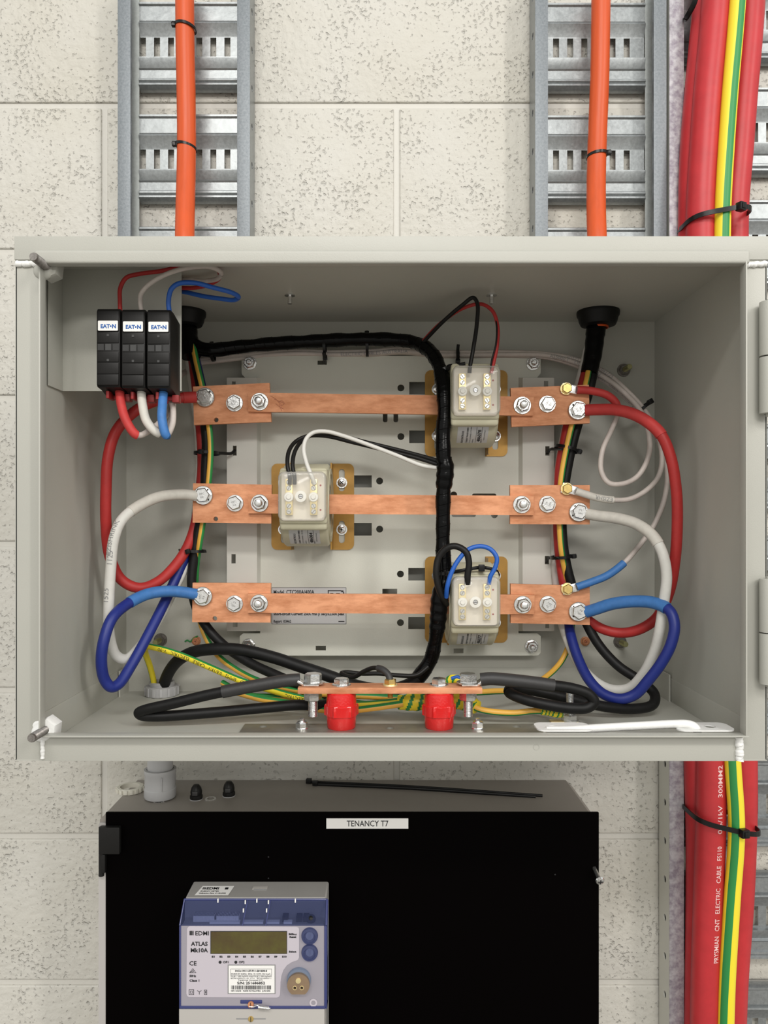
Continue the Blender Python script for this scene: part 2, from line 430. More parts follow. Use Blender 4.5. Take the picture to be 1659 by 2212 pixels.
def hexhead(b_, c, r, h, axis, rot=.3, mi=0, cham=True):
    b_.lathe([(0, 0), (r, 0), (r, h*.82), (r*.86, h), (0, h)] if cham else [(0, 0), (r, 0), (r, h), (0, h)], c, axis, n=6, mi=mi, rot=rot)
def make_bolt(c, axis, parent, wr=.0105, hr=.0088, h=.0055, rot=.3, text=None, nut=False, studl=.012, mats=(ZINC, ZINC, INKE), name=None, label=None, trot=0, sr=.0042, wh=.0016):
    """hex bolt or nut on stud with its washer as a sub-part"""
    c = Vector(c); ax = Vector(axis).normalized()
    b_ = B(); hexhead(b_, c+ax*wh, hr, h, ax, rot)
    if nut:
        b_.lathe([(0, 0), (hr*.80, 0), (hr*.74, .0006), (0, .0006)], c+ax*(wh+h), ax, n=24)
        L = studl; prof = [(sr, 0)]; z_ = 0
        while z_ < L-.002:
            prof += [(sr, z_), (sr*.86, z_+.0006), (sr, z_+.0012)]; z_ += .0013
        prof += [(sr*.95, L-.0006), (sr*.7, L), (0, L)]
        b_.lathe(prof, c+ax*(wh+h*.9), ax, n=16, mi=0)
    elif text:
        k = 0
        for s_, dy in text:
            me = text_mesh(s_, .0030, .00008, 'CENTER', ext=.0001)
            M = Matrix.Translation(c+ax*(wh+h+.0001)) @ FRONT @ Matrix.Rotation(trot, 4, 'Z') @ Matrix.Translation((0, dy, 0))
            b_.mesh(me, M, 2); bpy.data.meshes.remove(me)
    o = fin(b_, name or ('nut' if nut else 'bolt'), list(mats), parent, loc=c)
    w_ = B(); w_.lathe([(wr*.5, 0), (wr, 0), (wr, wh*.7), (wr*.96, wh), (wr*.5, wh)], c, ax, n=32, closed=True)
    fin(w_, 'washer', [mats[1]], o)
    if label: o['label'] = label
    return o

# ================================================================== the wall
WD = 1.066
b = B(); ZJ = CZ+.5795; PZ, PX = .2028, .4056; jh = .0040
b.box(-1.25, 1.35, WD+.0030, WD+.02, CZ-1.0, CZ+.98, mi=1)
for row in range(-2, 8):
    zt = ZJ-PZ*row; off = .0225+(0 if row % 2 == 0 else PX/2)
    if zt < CZ-.95 or zt-PZ > CZ+.98: continue
    for k in range(-4, 5):
        x0 = off+PX*k
        if x0 > 1.3 or x0+PX < -1.2: continue
        b.box(max(x0+jh, -1.25), min(x0+PX-jh, 1.35), WD, WD+.02, max(zt-PZ+jh, CZ-1.0), min(zt-jh, CZ+.98), bev=.0024, seg=3)
wall = fin(b, 'wall_back', [WALL, MORT], smooth=True, ang=60); wall['kind'] = 'structure'
wall['label'] = 'cream painted concrete blockwork wall'

# ================================================================== cable trays
TF, TB_, TBED = 1.024, 1.062, 1.051
def tray(label, x0, x1, zt, zb, cz0, slots_x, hole_side, hole_z0, parts_label=None, flange=.0172, mflange=None):
    t_ = thing('cable_tray', label, 'cable tray', ((x0+x1)/2, TB_, zb), 'galvanised cable trays on the wall')
    # rails
    for side in (-1, 1):
        xo = x0 if side < 0 else x1; s = 1 if side < 0 else -1
        fb = B()
        fb.box(xo, xo+s*flange, TF, TF+.0014, zb, zt, bev=.0005)
        fb.box(xo+s*(flange-.0014), xo+s*flange, TF+.0004, TF+.0058, zb, zt)
        sb = B()
        if side == hole_side:
            hs = []; z_ = hole_z0
            while z_ > zb+.01:
                if z_ < zt-.01: hs.append([(TF+.0165+p[0], z_+p[1]) for p in circ(0, 0, .0045, 14)])
                z_ -= .052
            me = plate_mesh(rr(TF+.001, zb, TB_, zt), hs, .0014)
            M = Matrix(((0, 0, 1, xo+s*.0007), (1, 0, 0, 0), (0, 1, 0, 0), (0, 0, 0, 1)))
            sb.mesh(me, M); bpy.data.meshes.remove(me)
        else: sb.box(xo, xo+s*.0014, TF+.001, TB_, zb, zt)
        fl = fin(fb, 'rail_flange', mflange or GALVF, t_)
        fin(sb, 'side_rail', GALV if not mflange else CHAS2, t_)
    # pressed bed
    bb = B(); per = .1535; K = TBED/F
    e0, e1 = x0+.0016, x1-.0016; i0, i1 = x0+.0205, x1-.0195
    bb.box(e0, i0, TBED-.0005, TBED+.0009, zb, zt, mi=1); bb.box(i1, e1, TBED-.0005, TBED+.0009, zb, zt, mi=1)
    profA = [(-97, 6), (-95, 1), (-92, -2.2), (-88, -2.2), (-85, 0), (-84, 0), (-54, 0), (-51, 1.2), (-49, -2.6), (-46, -3), (-24, 3), (-21, 3.2)]
    profB = [(21, 3.2), (24, 3.2), (26, -2.4), (29, -2.4), (46, 1.5), (50, -1.8), (53, 0), (70, 0), (73, -2.6), (77, -2.8), (80, -.6), (83, -2.8), (87, -3), (91, 1), (95, 6)]
    cz_ = cz0
    while cz_ > zb-.2:
        if cz_ < zt+.12:
            for pr_ in (profA, profB):
                pts = [(TBED+dd*.0011, cz_-s_*K) for s_, dd in pr_]
                pts = [(y, z_) for y, z_ in pts if zb <= z_ <= zt]
                if len(pts) > 1: bb.extr(pts, i0, i1, thick=.0012)
            za, zc = min(zt, cz_+21*K), max(zb, cz_-21*K)
            if za > zc:
                xs = [i0]
                for sx in slots_x:
                    if i0+.003 < sx < i1-.006: xs += [sx-.0041, sx+.0041]
                xs.append(i1)
                for q in range(0, len(xs)-1, 2): bb.box(xs[q], xs[q+1], TBED+.0035, TBED+.0048, zc, za)
        cz_ -= per
    fin(bb, 'pressed_bed', [GALV, GALVM], t_, ang=25)
    return t_
KT = 1.054/F
X_ = lambda px, d: (px-VX)*d/F
Z_ = lambda py, d: CZ-(py-VY)*d/F
tray('galvanised tray behind the orange cable on the left, left of the enclosure centre', X_(254, TF), X_(540, TF), Z_(-60, TF), CZ+.16, Z_(96-240*1, TBED)+.1535*0,
     [X_(309+30.4*k, 1.055) for k in range(7)], 1, Z_(25, 1.04)+.052)
tray('galvanised tray behind the right orange cable, beside the thick red cables', X_(1156, TF), X_(1440, TF), Z_(-60, TF), CZ+.16, Z_(98-240, TBED),
     [X_(1201+30.5*k, 1.055) for k in range(7)], -1, Z_(-5, 1.04)+.052)
tray('wide galvanised tray at the right edge carrying the thick red cables', X_(1446, TF), X_(1446, TF)+.33, Z_(-60, TF), CZ-.72, Z_(278-480, TBED),
     [X_(1511+30.0*k, 1.055) for k in range(9)], -1, Z_(1650, 1.04)+.052*22, mflange=GALVD, flange=.0195)

# ================================================================== the open enclosure
BD, FD = 1.0200, .7320                  # inside of the back, plane of the front flange
XL, XR = X_(273, BD), X_(1414, BD); ZT, ZB = Z_(695, BD), Z_(1493, BD)
enc = thing('meter_enclosure', 'open grey steel wall enclosure holding the copper busbars', 'electrical enclosure', ((XL+XR)/2, BD, ZB))
T = .0015
b = B(); b.box(XL-T, XR+T, BD, BD+T, ZB-T, ZT+T); fin(b, 'back_panel', GREYIN, enc)
b = B(); b.box(XL-T, XL, FD+.0016, BD, ZB, ZT); fin(b, 'left_panel', GREYIN, enc)
b = B(); b.box(XR, XR+T, FD+.0016, BD, ZB, ZT); fin(b, 'right_panel', GREYIN, enc)
b = B(); b.box(XL-T, XR+T, FD+.0016, BD, ZT, ZT+T); fin(b, 'top_panel', GREYIN, enc)
b = B(); b.box(XL-T, XR+T, FD+.0016, BD, ZB-T, ZB); fin(b, 'bottom_panel', GREYIN, enc)
# upturned seam strip of the floor pan
b = B(); zs = ZB+.0335; tt = .0009
b.box(XL, XL+tt, .74, .985, ZB, zs, bev=.0003); b.box(XR-tt, XR, .74, .985, ZB, zs-.005, bev=.0003)
b.box(XL+.002, XR-.002, BD-.0008, BD-.0001, ZB, CZ-.1916)
b.box(XL+.0015, XL+.0035, .985, BD, ZB, zs); b.box(XR-.0035, XR-.0015, .96, BD, ZB, zs)
fin(b, 'floor_pan_upturn', GREYIN, enc)
# front flange
fx0, fx1 = X_(33, FD), X_(1657, FD); fz1, fz0 = Z_(512, FD), Z_(1641, FD)
ix0, ix1 = X_(97, FD), X_(1600, FD); iz1, iz0 = Z_(572, FD), Z_(1583, FD)
b = B()
b.box(fx0, ix0, FD, FD+.0015, fz0, fz1-.001, bev=.0006)
b.box(ix1, fx1, FD, FD+.0015, fz0, fz1-.001, bev=.0006)
b.box(X_(92, FD), X_(1601, FD), FD-.0006, FD+.0012, fz0-.0012, iz0, bev=.0006)
b.box(fx0-.0004, fx1+.003, FD-.0016, FD+.0012, Z_(562, FD), fz1+.0004, bev=.0008)
# short return edges behind the flange
b.box(fx0, fx0+.0015, FD, FD+.028, fz0, fz1); b.box(fx1-.0015, fx1, FD, FD+.028, fz0, fz1)
b.box(fx0, fx1, FD, FD+.028, fz1-.0015, fz1); b.box(fx0, fx1, FD, FD+.028, fz0-.001, fz0+.0005)
fin(b, 'front_flange', GREY, enc)
# sealing lip round the opening
b = B(); LD = .7200
b.box(ix0-.0008, ix0+.0008, LD, FD, iz0, iz1, bev=.0005)
b.box(ix1-.0008, ix1+.0008, LD, FD, iz0, iz1, bev=.0005)
b.box(ix0-.002, X_(1606, FD), LD, FD, iz0-.0012, iz0+.0004, bev=.0004)
b.box(X_(75, .722), X_(1619, .722), LD, FD, Z_(570, .722), Z_(541, .722), bev=.0028, seg=4)
fin(b, 'sealing_lip', GREY, enc)
# weld beads
def weld(p0, p1, r, seed):
    random.seed(seed); bb = B(); nn = 14
    pa = Path([p0.lerp(p1, k/nn)+Vector((random.uniform(-1, 1), 0, random.uniform(-1, 1)))*r*.12 for k in range(nn+1)], 3)
    tube(bb, pa, r, seg=10, rad=lambda s_: .9+.09*math.sin(s_*700+seed)+.05*math.sin(s_*1900)); fin(bb, 'weld_bead', WHITEP, enc, ang=80)
weld(P(36, 570, .731), P(98, 570, .731), .0032, 1); weld(P(1612, 572, .731), P(1656, 570, .731), .003, 2)
weld(P(1597, 1592, .731), P(1597, 1644, .731), .0042, 3); weld(P(92, 1590, .731), P(92, 1638, .731), .0022, 4)
# hinge knuckles on the right flange
for ya, yb, yc in ((652, 770, 893), (1250, 1366, 1477)):
    hp = B(); xc = X_(1662, .722)
    for p, q in ((ya, yb-1), (yb+2, yc)):
        hp.cyl((xc, .722, Z_(q, .722)), .0088, Z_(p, .722)-Z_(q, .722), n=24, bev=.0006)
    hp.cyl((xc, .722, Z_(yc, .722)-.003), .003, Z_(ya, .722)-Z_(yc, .722)+.005, n=12)
    hp.box(fx1-.004, xc, .724, .7315, Z_(yc, .722), Z_(ya, .722))
    h_ = fin(hp, 'hinge', GREY, enc)
# corner studs
for px, py, tx, ty in ((112, 585, 70, 559), (108, 1570, 72, 1583)):
    q = P(px, py, .742); bb = B()
    prof = [(.0042, 0)]; z_ = 0
    while z_ < .046: prof += [(.0042, z_), (.0037, z_+.0005), (.0042, z_+.001)]; z_ += .0011
    prof += [(.004, .047), (.0036, .048), (0, .048)]
    bb.lathe(prof, (q.x, .750, q.z), (0, -1, 0), n=16); st = fin(bb, 'corner_stud', STEEL, enc)
    bb = B(); hexhead(bb, (q.x, .745, q.z), .0115, .014, (0, -1, 0), .4); bb.sph((q.x-.004, .733, q.z-.003), .009, sc3=(1.1, .6, 1)); bb.sph((q.x-.007, .735, q.z+.004), .007, sc3=(1.1, .6, .9))
    nn_ = fin(bb, 'painted_nut', WHITEP if ty > 1000 else GREY, st, ang=30)
# ceiling and floor studs
for px, py, d, up in ((626, 626, .90, -1), (1062, 626, .90, -1), (622, 1540, .925, 1), (1158, 1541, .922, 1), (1300, 600, .96, -1)):
    bb = B()
    if px == 1300: continue
    x = X_(px, d); z0 = ZT if up < 0 else ZB
    bb.cyl((x, d, z0), .0062, .0012*1, (0, 0, up), n=16); bb.cyl((x, d, z0), .0026, .0105, (0, 0, up), n=14)
    fin(bb, 'threaded_stud', ZINC, enc)
# fixings through the back
for px, py, kind in ((347, 1382, 'g'), (424, 1384, 'c'), (1264, 1385, 'c'), (1339, 1386, 'g'), (1347, 800, 'g')):
    q = P(px, py, BD)
    if kind == 'g':
        bb = B(); bb.lathe([(0, 0), (.0088, 0), (.0086, .0016), (0, .0016)], q, (0, -1, 0), n=24)
        hexhead(bb, q+Vector((0, -.0015, 0)), .0072, .005, (0, -1, 0), .2); o = fin(bb, 'fixing_nut', STEEL, enc)
        bb = B(); prof = []; z_ = 0
        while z_ < .018: prof += [(.0037, z_), (.0032, z_+.0006), (.0037, z_+.0012)]; z_ += .0013
        bb.lathe([(0, 0)]+prof+[(.003, .0195), (0, .0195)], q+Vector((0, -.006, 0)), (0, -1, 0), n=14); fin(bb, 'stud', mat('olive_zinc', (.48, .47, .24), .3, .9) if 'olive_zinc' not in MATS else MATS['olive_zinc'], o)
    else:
        bb = B(); bb.lathe([(0, 0), (.0062, 0), (.0062, .001), (.0048, .002), (.0046, .0045), (.003, .0055), (0, .0045)], q, (0, -1, 0), n=20)
        bb.box(q.x-.0026, q.x+.0026, q.y-.0062, q.y-.004, q.z-.0006, q.z+.0006, mi=1); bb.box(q.x-.0006, q.x+.0006, q.y-.0062, q.y-.004, q.z-.0026, q.z+.0026, mi=1)
        fin(bb, 'rivet_screw', [COP, COPE], enc)
bb = B(); tube(bb, Path([P(x, y, BD-.0022) for x, y in ((399, 1386), (405, 1383), (411, 1386), (416, 1381), (421, 1377), (427, 1374))], 4), .0011, seg=6, flat=.5)
tag(fin(bb, 'wire_scrap', GRN), 'tiny green wire scrap caught on the copper rivet at the lower left', 'scrap')
# component bracket at the top left
b = B(); bd = .8100; bx0, bx1 = XL+.001, X_(392, bd); bz0, bz1 = Z_(845, bd), ZT
b.box(bx0, bx1, bd, bd+.0015, bz0, bz1, bev=.0004); b.box(bx0, bx0+.0015, .776, bd, bz0, bz1-.012, bev=.0004)
fin(b, 'component_bracket', GREYIN, enc)
# door stay on the bottom lip
SP = []
for p0, p1 in ((1162, 1282), (1465, 1590)):
    a, c = X_(p0, .735), X_(p1, .735); b = B()
    hs = [circ(a+.017, .747, .0048, 16), circ(c-.016, .747, .0028, 16)] if p0 < 1300 else [circ(c-.020, .747, .0055, 16)]
    me = plate_mesh(rr(a, .7325, c, .762, .008), hs, .0014); b.mesh(me, Matrix.Translation((0, 0, iz0+.0015))); bpy.data.meshes.remove(me); SP.append(fin(b, 'stay_plate', WHITEP, enc))
st = SP[0]
pa = Path([Vector((X_(p, d), d, Z_(y, d))) for p, y, d in ((1180, 1578, .742), (1230, 1577, .742), (1290, 1573, .742), (1380, 1568, .742), (1460, 1564, .742), (1482, 1564, .742), (1498, 1568, .742), (1505, 1576, .742), (1507, 1586, .742))], 6)
b = tube(B(), pa, .0040, seg=14); fin(b, 'stay_rod', WHITEP, st, ang=60)
# faint spot plug in the bottom flange
b = B(); q = P(1159, 1614, FD-.0006); b.lathe([(.0024, 0), (.003, 0), (.003, .0003), (.0024, .0003)], q, (0, -1, 0), n=20, closed=True); fin(b, 'blanking_plug', GREY, enc)

# floor gland, conduit and coupler below
gx, gy = X_(350, .998), .9975
g = thing('cable_gland', 'ribbed grey conduit nut on the enclosure floor round a thick black cable', 'cable gland', (gx, gy, ZB))
b = B(); n_ = 28; prof_r = []
b.lathe([(.0165, 0), (.0205, 0), (.0212, .001), (.0212, .0115), (.0200, .0125), (.0165, .0125)], (gx, gy, ZB+.0002), n=n_, closed=True)
for k in range(n_//2):
    a = 2*PI*k/(n_//2); b.box(.0205, .0221, -.0019, .0019, .001, .0118, bev=.0004, M=Matrix.Translation((gx, gy, ZB)) @ Matrix.Rotation(a, 4, 'Z'))
fin(b, 'lock_nut', PVC, g)
b = B(); b.lathe([(.0138, 0), (.0160, 0), (.0163, .0146), (.0168, .0152), (.0160, .0158), (.0163, .0172), (.0158, .018), (.0138, .018)], (gx, gy, ZB), n=36, closed=True); fin(b, 'threaded_spigot', PVC, g)
GP = (X_(346, .997), .997)
c_ = thing('conduit_coupler', 'grey plastic conduit and coupler between enclosure and meter cabinet', 'conduit', (GP[0], GP[1], Z_(1718, .997)))
zb_ = Z_(1720.5, .997); zt_ = Z_(1660, .997)
b = B(); b.lathe([(.0145, zb_+.01), (.0162, zb_+.01), (.0162, ZB-.0016), (.0145, ZB-.0016)], (*GP, 0), n=36, closed=True); fin(b, 'conduit', PVC, c_)
b = B(); b.lathe([(.0155, zb_), (.0195, zb_), (.0203, zb_+.002), (.0203, zb_+.0115), (.0195, zb_+.0125), (.0196, zt_-.006), (.0203, zt_-.005), (.0203, zt_), (.0170, zt_), (.0163, zt_-.003)], (*GP, 0), n=36, closed=True)
b.box(GP[0]+.007, GP[0]+.0078, GP[1]-.0202, GP[1]-.017, zb_+.0125, zt_-.006); fin(b, 'coupler', PVC, c_)

# ceiling grommets with sleeves, where the orange cables come in
def grommet(px, d, label):
    x = X_(px, d); g_ = thing('cable_grommet', label, 'cable grommet', (x, d, ZT-.03), 'rubber grommets under the enclosure top')
    b_ = B(); b_.lathe([(0, 0), (.0262, 0), (.0266, -.002), (.0262, -.0058), (.0246, -.008), (.0238, -.0125), (.0215, -.0175), (.0170, -.0190), (.0125, -.0192), (0, -.0192)], (x, d, ZT), n=40); fin(b_, 'rubber_flange', BLK, g_)
    return g_, x
g1, gxr = grommet(1292, .970, 'black rubber grommet in the enclosure roof above the right cable bundle')
g2, gxl = grommet(399, .970, 'black rubber grommet in the enclosure roof behind the fuse holders')
b = B(); b.lathe([(.0118, -.0192), (.0128, -.0192), (.0128, -.0215), (.0118, -.0215)], (gxr, .970, ZT), n=30, closed=True); fin(b, 'orange_sheath_end', ORA, g1)

# orange cables above
def ocable(label, pts, r, ties):
    o, pa = cable('power_cable', label, 'power cable', pts, r, ORA, 'orange power cables entering the enclosure', sub=6, seg=24)
    return o
zt2 = ZT+T
def zpy(z_, d): return VY-(z_-CZ)*F/d
ocable('orange cable on the left tray running into the enclosure top', [(398, -60, 1.008), (399, 0, 1.008), (400, 100, 1.008), (402, 200, 1.008), (403, 300, 1.007), (402, 380, 1.0), (400, 460, .988), (399, 530, .976), (399, zpy(ZT+.004, .970), .970)], .0122, ())
ocable('orange cable on the right tray running into the enclosure top', [(1298, -60, 1.008), (1298, 0, 1.008), (1297, 80, 1.008), (1295, 180, 1.008), (1291, 280, 1.007), (1288, 380, 1.0), (1288, 460, .988), (1290, 530, .976), (1292, zpy(ZT+.004, .970), .970)], .0122, ())

# thick cables at the right edge
A2 = [(1551, -60, 1.000), (1543, 60, 1.000), (1530, 200, .998), (1521, 330, .996), (1515, 440, .995), (1514, 560, .996), (1514, 800, 1.0), (1520, 1200, 1.005), (1534, 1500, 1.002), (1536, 1650, .998), (1535, 1790, .995), (1530, 1950, .995), (1525, 2120, .997), (1522, 2290, 1.0)]
o, paA = cable('power_cable', 'thick red cable with white printing, left of the green-yellow cable', 'power cable', A2, .0186, REDB, None, sub=6, seg=32)
def bigtext(pa, s_, y_from, y_to, theta, h_, par):
    # lettering between two heights, reading upwards (the path runs downwards)
    L = [k for k in range(len(pa.p)) if True]
    z0, z1 = Z_(y_from, 1.0), Z_(y_to, 1.0)
    k0 = min(L, key=lambda k: abs(pa.p[k].z-z0)); k1 = min(L, key=lambda k: abs(pa.p[k].z-z1))
    span = abs(pa.s[k1]-pa.s[k0]); me = text_mesh(s_, h_/.7); W = max(v.co.x for v in me.vertices); bpy.data.meshes.remove(me)
    tb = B(); ring_text(tb, pa, s_, pa.i[k1], h_, .0186, theta=theta, flip=True, sx=span/W, bold=.0001); fin(tb, 'printed_text', INKW, par, smooth=False)
bigtext(paA, '0.6/1kV   300MM2   CU', 1785, 1600, -.22, .0062, o)
bigtext(paA, 'PRYSMIAN   CNT   ELECTRIC   CABLE   FS110', 2058, 1800, -.22, .0062, o)
bigtext(paA, 'PRYSMIAN   CNT   ELECTRIC   CABLE   FS110', 348, 30, -1.08, .0055, o)
A1 = [(1538, -60, 1.020), (1526, 60, 1.020), (1513, 200, 1.018), (1503, 330, 1.016), (1500, 440, 1.015), (1500, 560, 1.018), (1505, 1000, 1.02), (1506, 1500, 1.02), (1508, 1650, 1.019), (1512, 1790, 1.019), (1512, 1950, 1.02), (1510, 2120, 1.02), (1508, 2290, 1.02)]
A1 = [(x-4 if y < 700 else x, y, d) for x, y, d in A1]
o, _ = cable('power_cable', 'thick red cable half hidden at the far left behind the printed one', 'power cable', A1, .0180, REDB, None, sub=6, seg=28)
Cc = [(1626, -60, 1.018), (1619, 60, 1.018), (1607, 200, 1.016), (1597, 330, 1.014), (1588, 440, 1.013), (1586, 560, 1.014), (1586, 1000, 1.016), (1603, 1500, 1.016), (1606, 1650, 1.015), (1605, 1790, 1.014), (1598, 1950, 1.015), (1586, 2120, 1.016), (1580, 2290, 1.017)]
o, _ = cable('power_cable', 'thick red cable on the right of the green-yellow cable', 'power cable', Cc, .0172, REDB, None, sub=6, seg=28)
Y_ = [(1598, -60, .985), (1589, 60, .984), (1577, 200, .982), (1568, 330, .980), (1562, 440, .979), (1560, 560, .980), (1562, 1000, .984), (1576, 1500, .984), (1583, 1650, .980), (1591, 1790, .977), (1581, 1950, .978), (1571, 2120, .980), (1566, 2290, .983)]
o, _ = cable('earth_cable', 'thick green and yellow earth cable strapped between red cables', 'earth cable', Y_, .0100, [YEL, GRN], None, sub=6, seg=40, stripe=(-45, 5, 1, 45))

def band(b_, c, T, rx, ry, w_, th, mi=0, n=40, tilt=0, sq=2):
    """flat strap ring round a bundle: T bundle direction, rx across, ry in depth"""
    T = Vector(T).normalized(); N = Vector((0, -1, 0)); N = (N-T*N.dot(T)).normalized(); S = T.cross(N)
    c = Vector(c); vs = []
    for k in range(n):
        a = 2*PI*k/n; row = []; g = (abs(math.cos(a))**sq+abs(math.sin(a))**sq)**(-1/sq)
        for dr, dt in ((0, -w_/2), (th, -w_/2), (th, w_/2), (0, w_/2)):
            p = c+N*math.cos(a)*g*(ry+dr)+S*math.sin(a)*g*(rx+dr)+T*(dt+tilt*math.sin(a)*rx)
            row.append(b_.bm.verts.new(p))
        vs.append(row)
    for k in range(n):
        A, D = vs[k], vs[(k+1) % n]
        for j in range(4):
            f = b_.bm.faces.new((A[j], A[(j+1) % 4], D[(j+1) % 4], D[j])); f.material_index = mi
def tie(label, px, py, d, Tpx, rx, ry, w_=.0036, th=.0010, ha=0, hs=.0052, tail=None, tilt=0, group='black cable ties', sq=2):
    """cable tie: Tpx = bundle direction in the picture plane, ha = head angle in degrees from the viewer side"""
    c = P(px, py, d); T = Vector((Tpx[0], 0, -Tpx[1])).normalized()
    t_ = thing('cable_tie', label, 'cable tie', c, group)
    b_ = B(); band(b_, c, T, rx, ry, w_, th, tilt=tilt, sq=sq); fin(b_, 'strap', TIE, t_, ang=50)
    N = Vector((0, -1, 0)); S = T.cross(N); a = math.radians(ha)
    h_ = c+N*math.cos(a)*(ry+hs*.35)+S*math.sin(a)*(rx+hs*.35)+T*tilt*math.sin(a)*rx
    out = (N*math.cos(a)+S*math.sin(a)).normalized(); tang = T.cross(out)
    M = Matrix.Translation(h_) @ Matrix((tang, T, out)).transposed().to_4x4()
    b_ = B(); b_.box(-hs*.55, hs*.55, -hs*.55, hs*.55, -hs*.4, hs*.55, bev=hs*.12, M=M)
    b_.box(-hs*.3, hs*.3, -hs*.35, hs*.35, hs*.5, hs*.68, bev=hs*.05, M=M); fin(b_, 'locking_head', TIE, t_)
    if tail:
        b_ = B(); pa = Path([P(*q) for q in tail], 4); tube(b_, pa, w_*.55, seg=8, flat=.4); fin(b_, 'tail', TIE, t_)
    return t_
tie('black cable tie round the left orange cable near the photo top', 401, 60, 1.008, (.12, 1), .0126, .0128, ha=78, tilt=-.35)
tie('black cable tie round the left orange cable just above the enclosure', 402, 318, 1.007, (.1, 1), .0126, .0128, ha=80, tilt=-.35)
tie('black cable tie round the right orange cable', 1290, 336, 1.004, (-.05, 1), .0126, .0128, ha=-70, tilt=.18)
tie('wide black tie holding the thick cables above the enclosure', 1541, 478, 1.006, (-.03, 1), .0400, .0385, w_=.0062, th=.0012, ha=-24, hs=.0095, tilt=.22, sq=3.2)
tie('wide black tie holding the thick cables below the enclosure', 1556, 1768, 1.006, (-.02, 1), .0425, .0395, w_=.0062, th=.0012, ha=-14, hs=.0095, tilt=-.22, sq=3.2)
b = B(); pa = Path([P(1508, -30, .99), P(1500, 6, .995), P(1484, 36, 1.01), P(1478, 44, 1.03)], 5); tube(b, pa, .0034, seg=8, flat=.3)
tag(fin(b, 'cable_tie', TIE), 'black tie end slanting beside the thick red cables at the photo top', 'cable tie', 'black cable ties')

# ================================================================== chassis plate
CD = .9890
ch = thing('transformer_chassis', 'pale grey slotted steel plate carrying busbars and current transformers', 'mounting plate', (X_(845, CD), CD, Z_(1415, CD)))
holes = [circ(px, py, 7.5, 18) for px, py in ((866, 838), (866, 943), (820, 1039), (820, 1143), (865, 1240), (865, 1345), (980, 1069), (1068, 1112))]
holes += [rr(*q) for q in ((884, 825, 922, 852), (884, 930, 922, 957), (765, 1027, 803, 1053), (765, 1130, 803, 1157), (882, 1227, 918, 1254), (882, 1333, 918, 1359), (826, 1272, 858, 1290))]
holes += [rr(*q, 4) for q in ((827, 890, 837, 912), (850, 890, 860, 912), (1020, 1066, 1072, 1090), (976, 1094, 1028, 1117))]
holes += [[(686, 779), (706, 779), (706, 788), (686, 788)], rr(682, 1395, 704, 1405), rr(980, 1401, 1001, 1411), rr(1069, 865, 1080, 905, 4)]
out = [(528, 770), (1162, 770), (1168, 776), (1168, 806), (1160, 816), (1120, 816), (1120, 1368), (1160, 1368), (1168, 1374), (1168, 1410), (1162, 1416), (524, 1416), (518, 1410), (518, 1374), (526, 1368), (562, 1368), (562, 816), (530, 816), (522, 808), (522, 776)]
b = B(); pplate(b, CD, .0018, out, holes)
# folded edges running back toward the enclosure
for a in ((528, 768.8, 1162, 770), (524, 1415, 1162, 1416.2)): b.pb(*a, CD, CD+.014)
fin(b, 'main_plate', CHAS, ch)
for s, (xa, xb, xc) in (('l', (490, 555, 563)), ('r', (1197, 1129, 1120))):
    wd = CD-.0075; b = B()
    hs = [rr(*q) for q in (((503, 963, 511, 984), (500, 1197, 509, 1217), (503, 1340, 513, 1354), (501, 824, 509, 840)) if s == 'l' else ((1178, 964, 1187, 984), (1177, 1201, 1186, 1219), (1178, 1343, 1186, 1357), (1175, 823, 1184, 840)))]
    pplate(b, wd, .0016, rr(min(xa, xb), 816, max(xa, xb), 1363, 2), hs)
    p0, p1, p2, p3 = P(xb, 816, wd), P(xb, 1363, wd), P(xc, 1363, CD), P(xc, 816, CD)
    b.poly([p0, p1, p2, p3]); b.poly([p3+Vector((0, .0015, 0)), p2+Vector((0, .0015, 0)), p1+Vector((0, .0015, 0)), p0+Vector((0, .0015, 0))])
    b.pb(min(xa, xa+(1 if s == 'l' else -1)), 817, max(xa, xa+(1 if s == 'l' else -1)), 1362, wd+.0005, wd+.012)
    fin(b, 'side_wing', CHAS2, ch)
for px, py in ((540, 785), (1151, 786), (537, 1394), (1148, 1396)):
    q = P(px, py, CD); make_bolt(q, (0, -1, 0), ch, .0088, .0078, .0055, .2, nut=True, studl=.005, name='mounting_nut', sr=.0034)
    b = B(); b.cyl(q+Vector((0, .002, 0)), .005, BD-CD-.002, (0, 1, 0), n=14); fin(b, 'standoff', ZINC, ch)
# rating label
lb = B(); LX = CD-.0004
pplate(lb, LX, .0003, rr(587, 1269, 748, 1348)); lab = fin(lb, 'rating_label', LBLG, ch, smooth=False)
b = B(); dt = LX-.0002
for s, x, y, h, w_ in (('Model. CTC200A/400A', 591, 1283, 8.5, 88), ('Short-circuit Current: 25kA rms (1 sec)/52.5kA peak', 591, 1329, 6, 153), ('Report 103462', 591, 1345, 6, 38)):
    ptext(b, s, x, y, dt, h, w_, bold=.25)
b.pb(731, 1341.5, 744, 1343.5, dt-.0001, dt)
for q in ((708, 1275, 737, 1277), (708, 1275, 710, 1284), (741, 1279, 743.5, 1284), (737, 1275.5, 742, 1279), (713, 1281, 720, 1283.5), (726, 1281, 734, 1283.5)): b.pb(*q, dt-.0001, dt)
for q in ((587, 1269, 748, 1269.7), (587, 1347.3, 748, 1348), (747.3, 1269, 748, 1348), (587, 1269, 587.7, 1348)): b.pb(*q, dt-.0001, dt)
fin(b, 'printed_text', INK, lab, smooth=False)

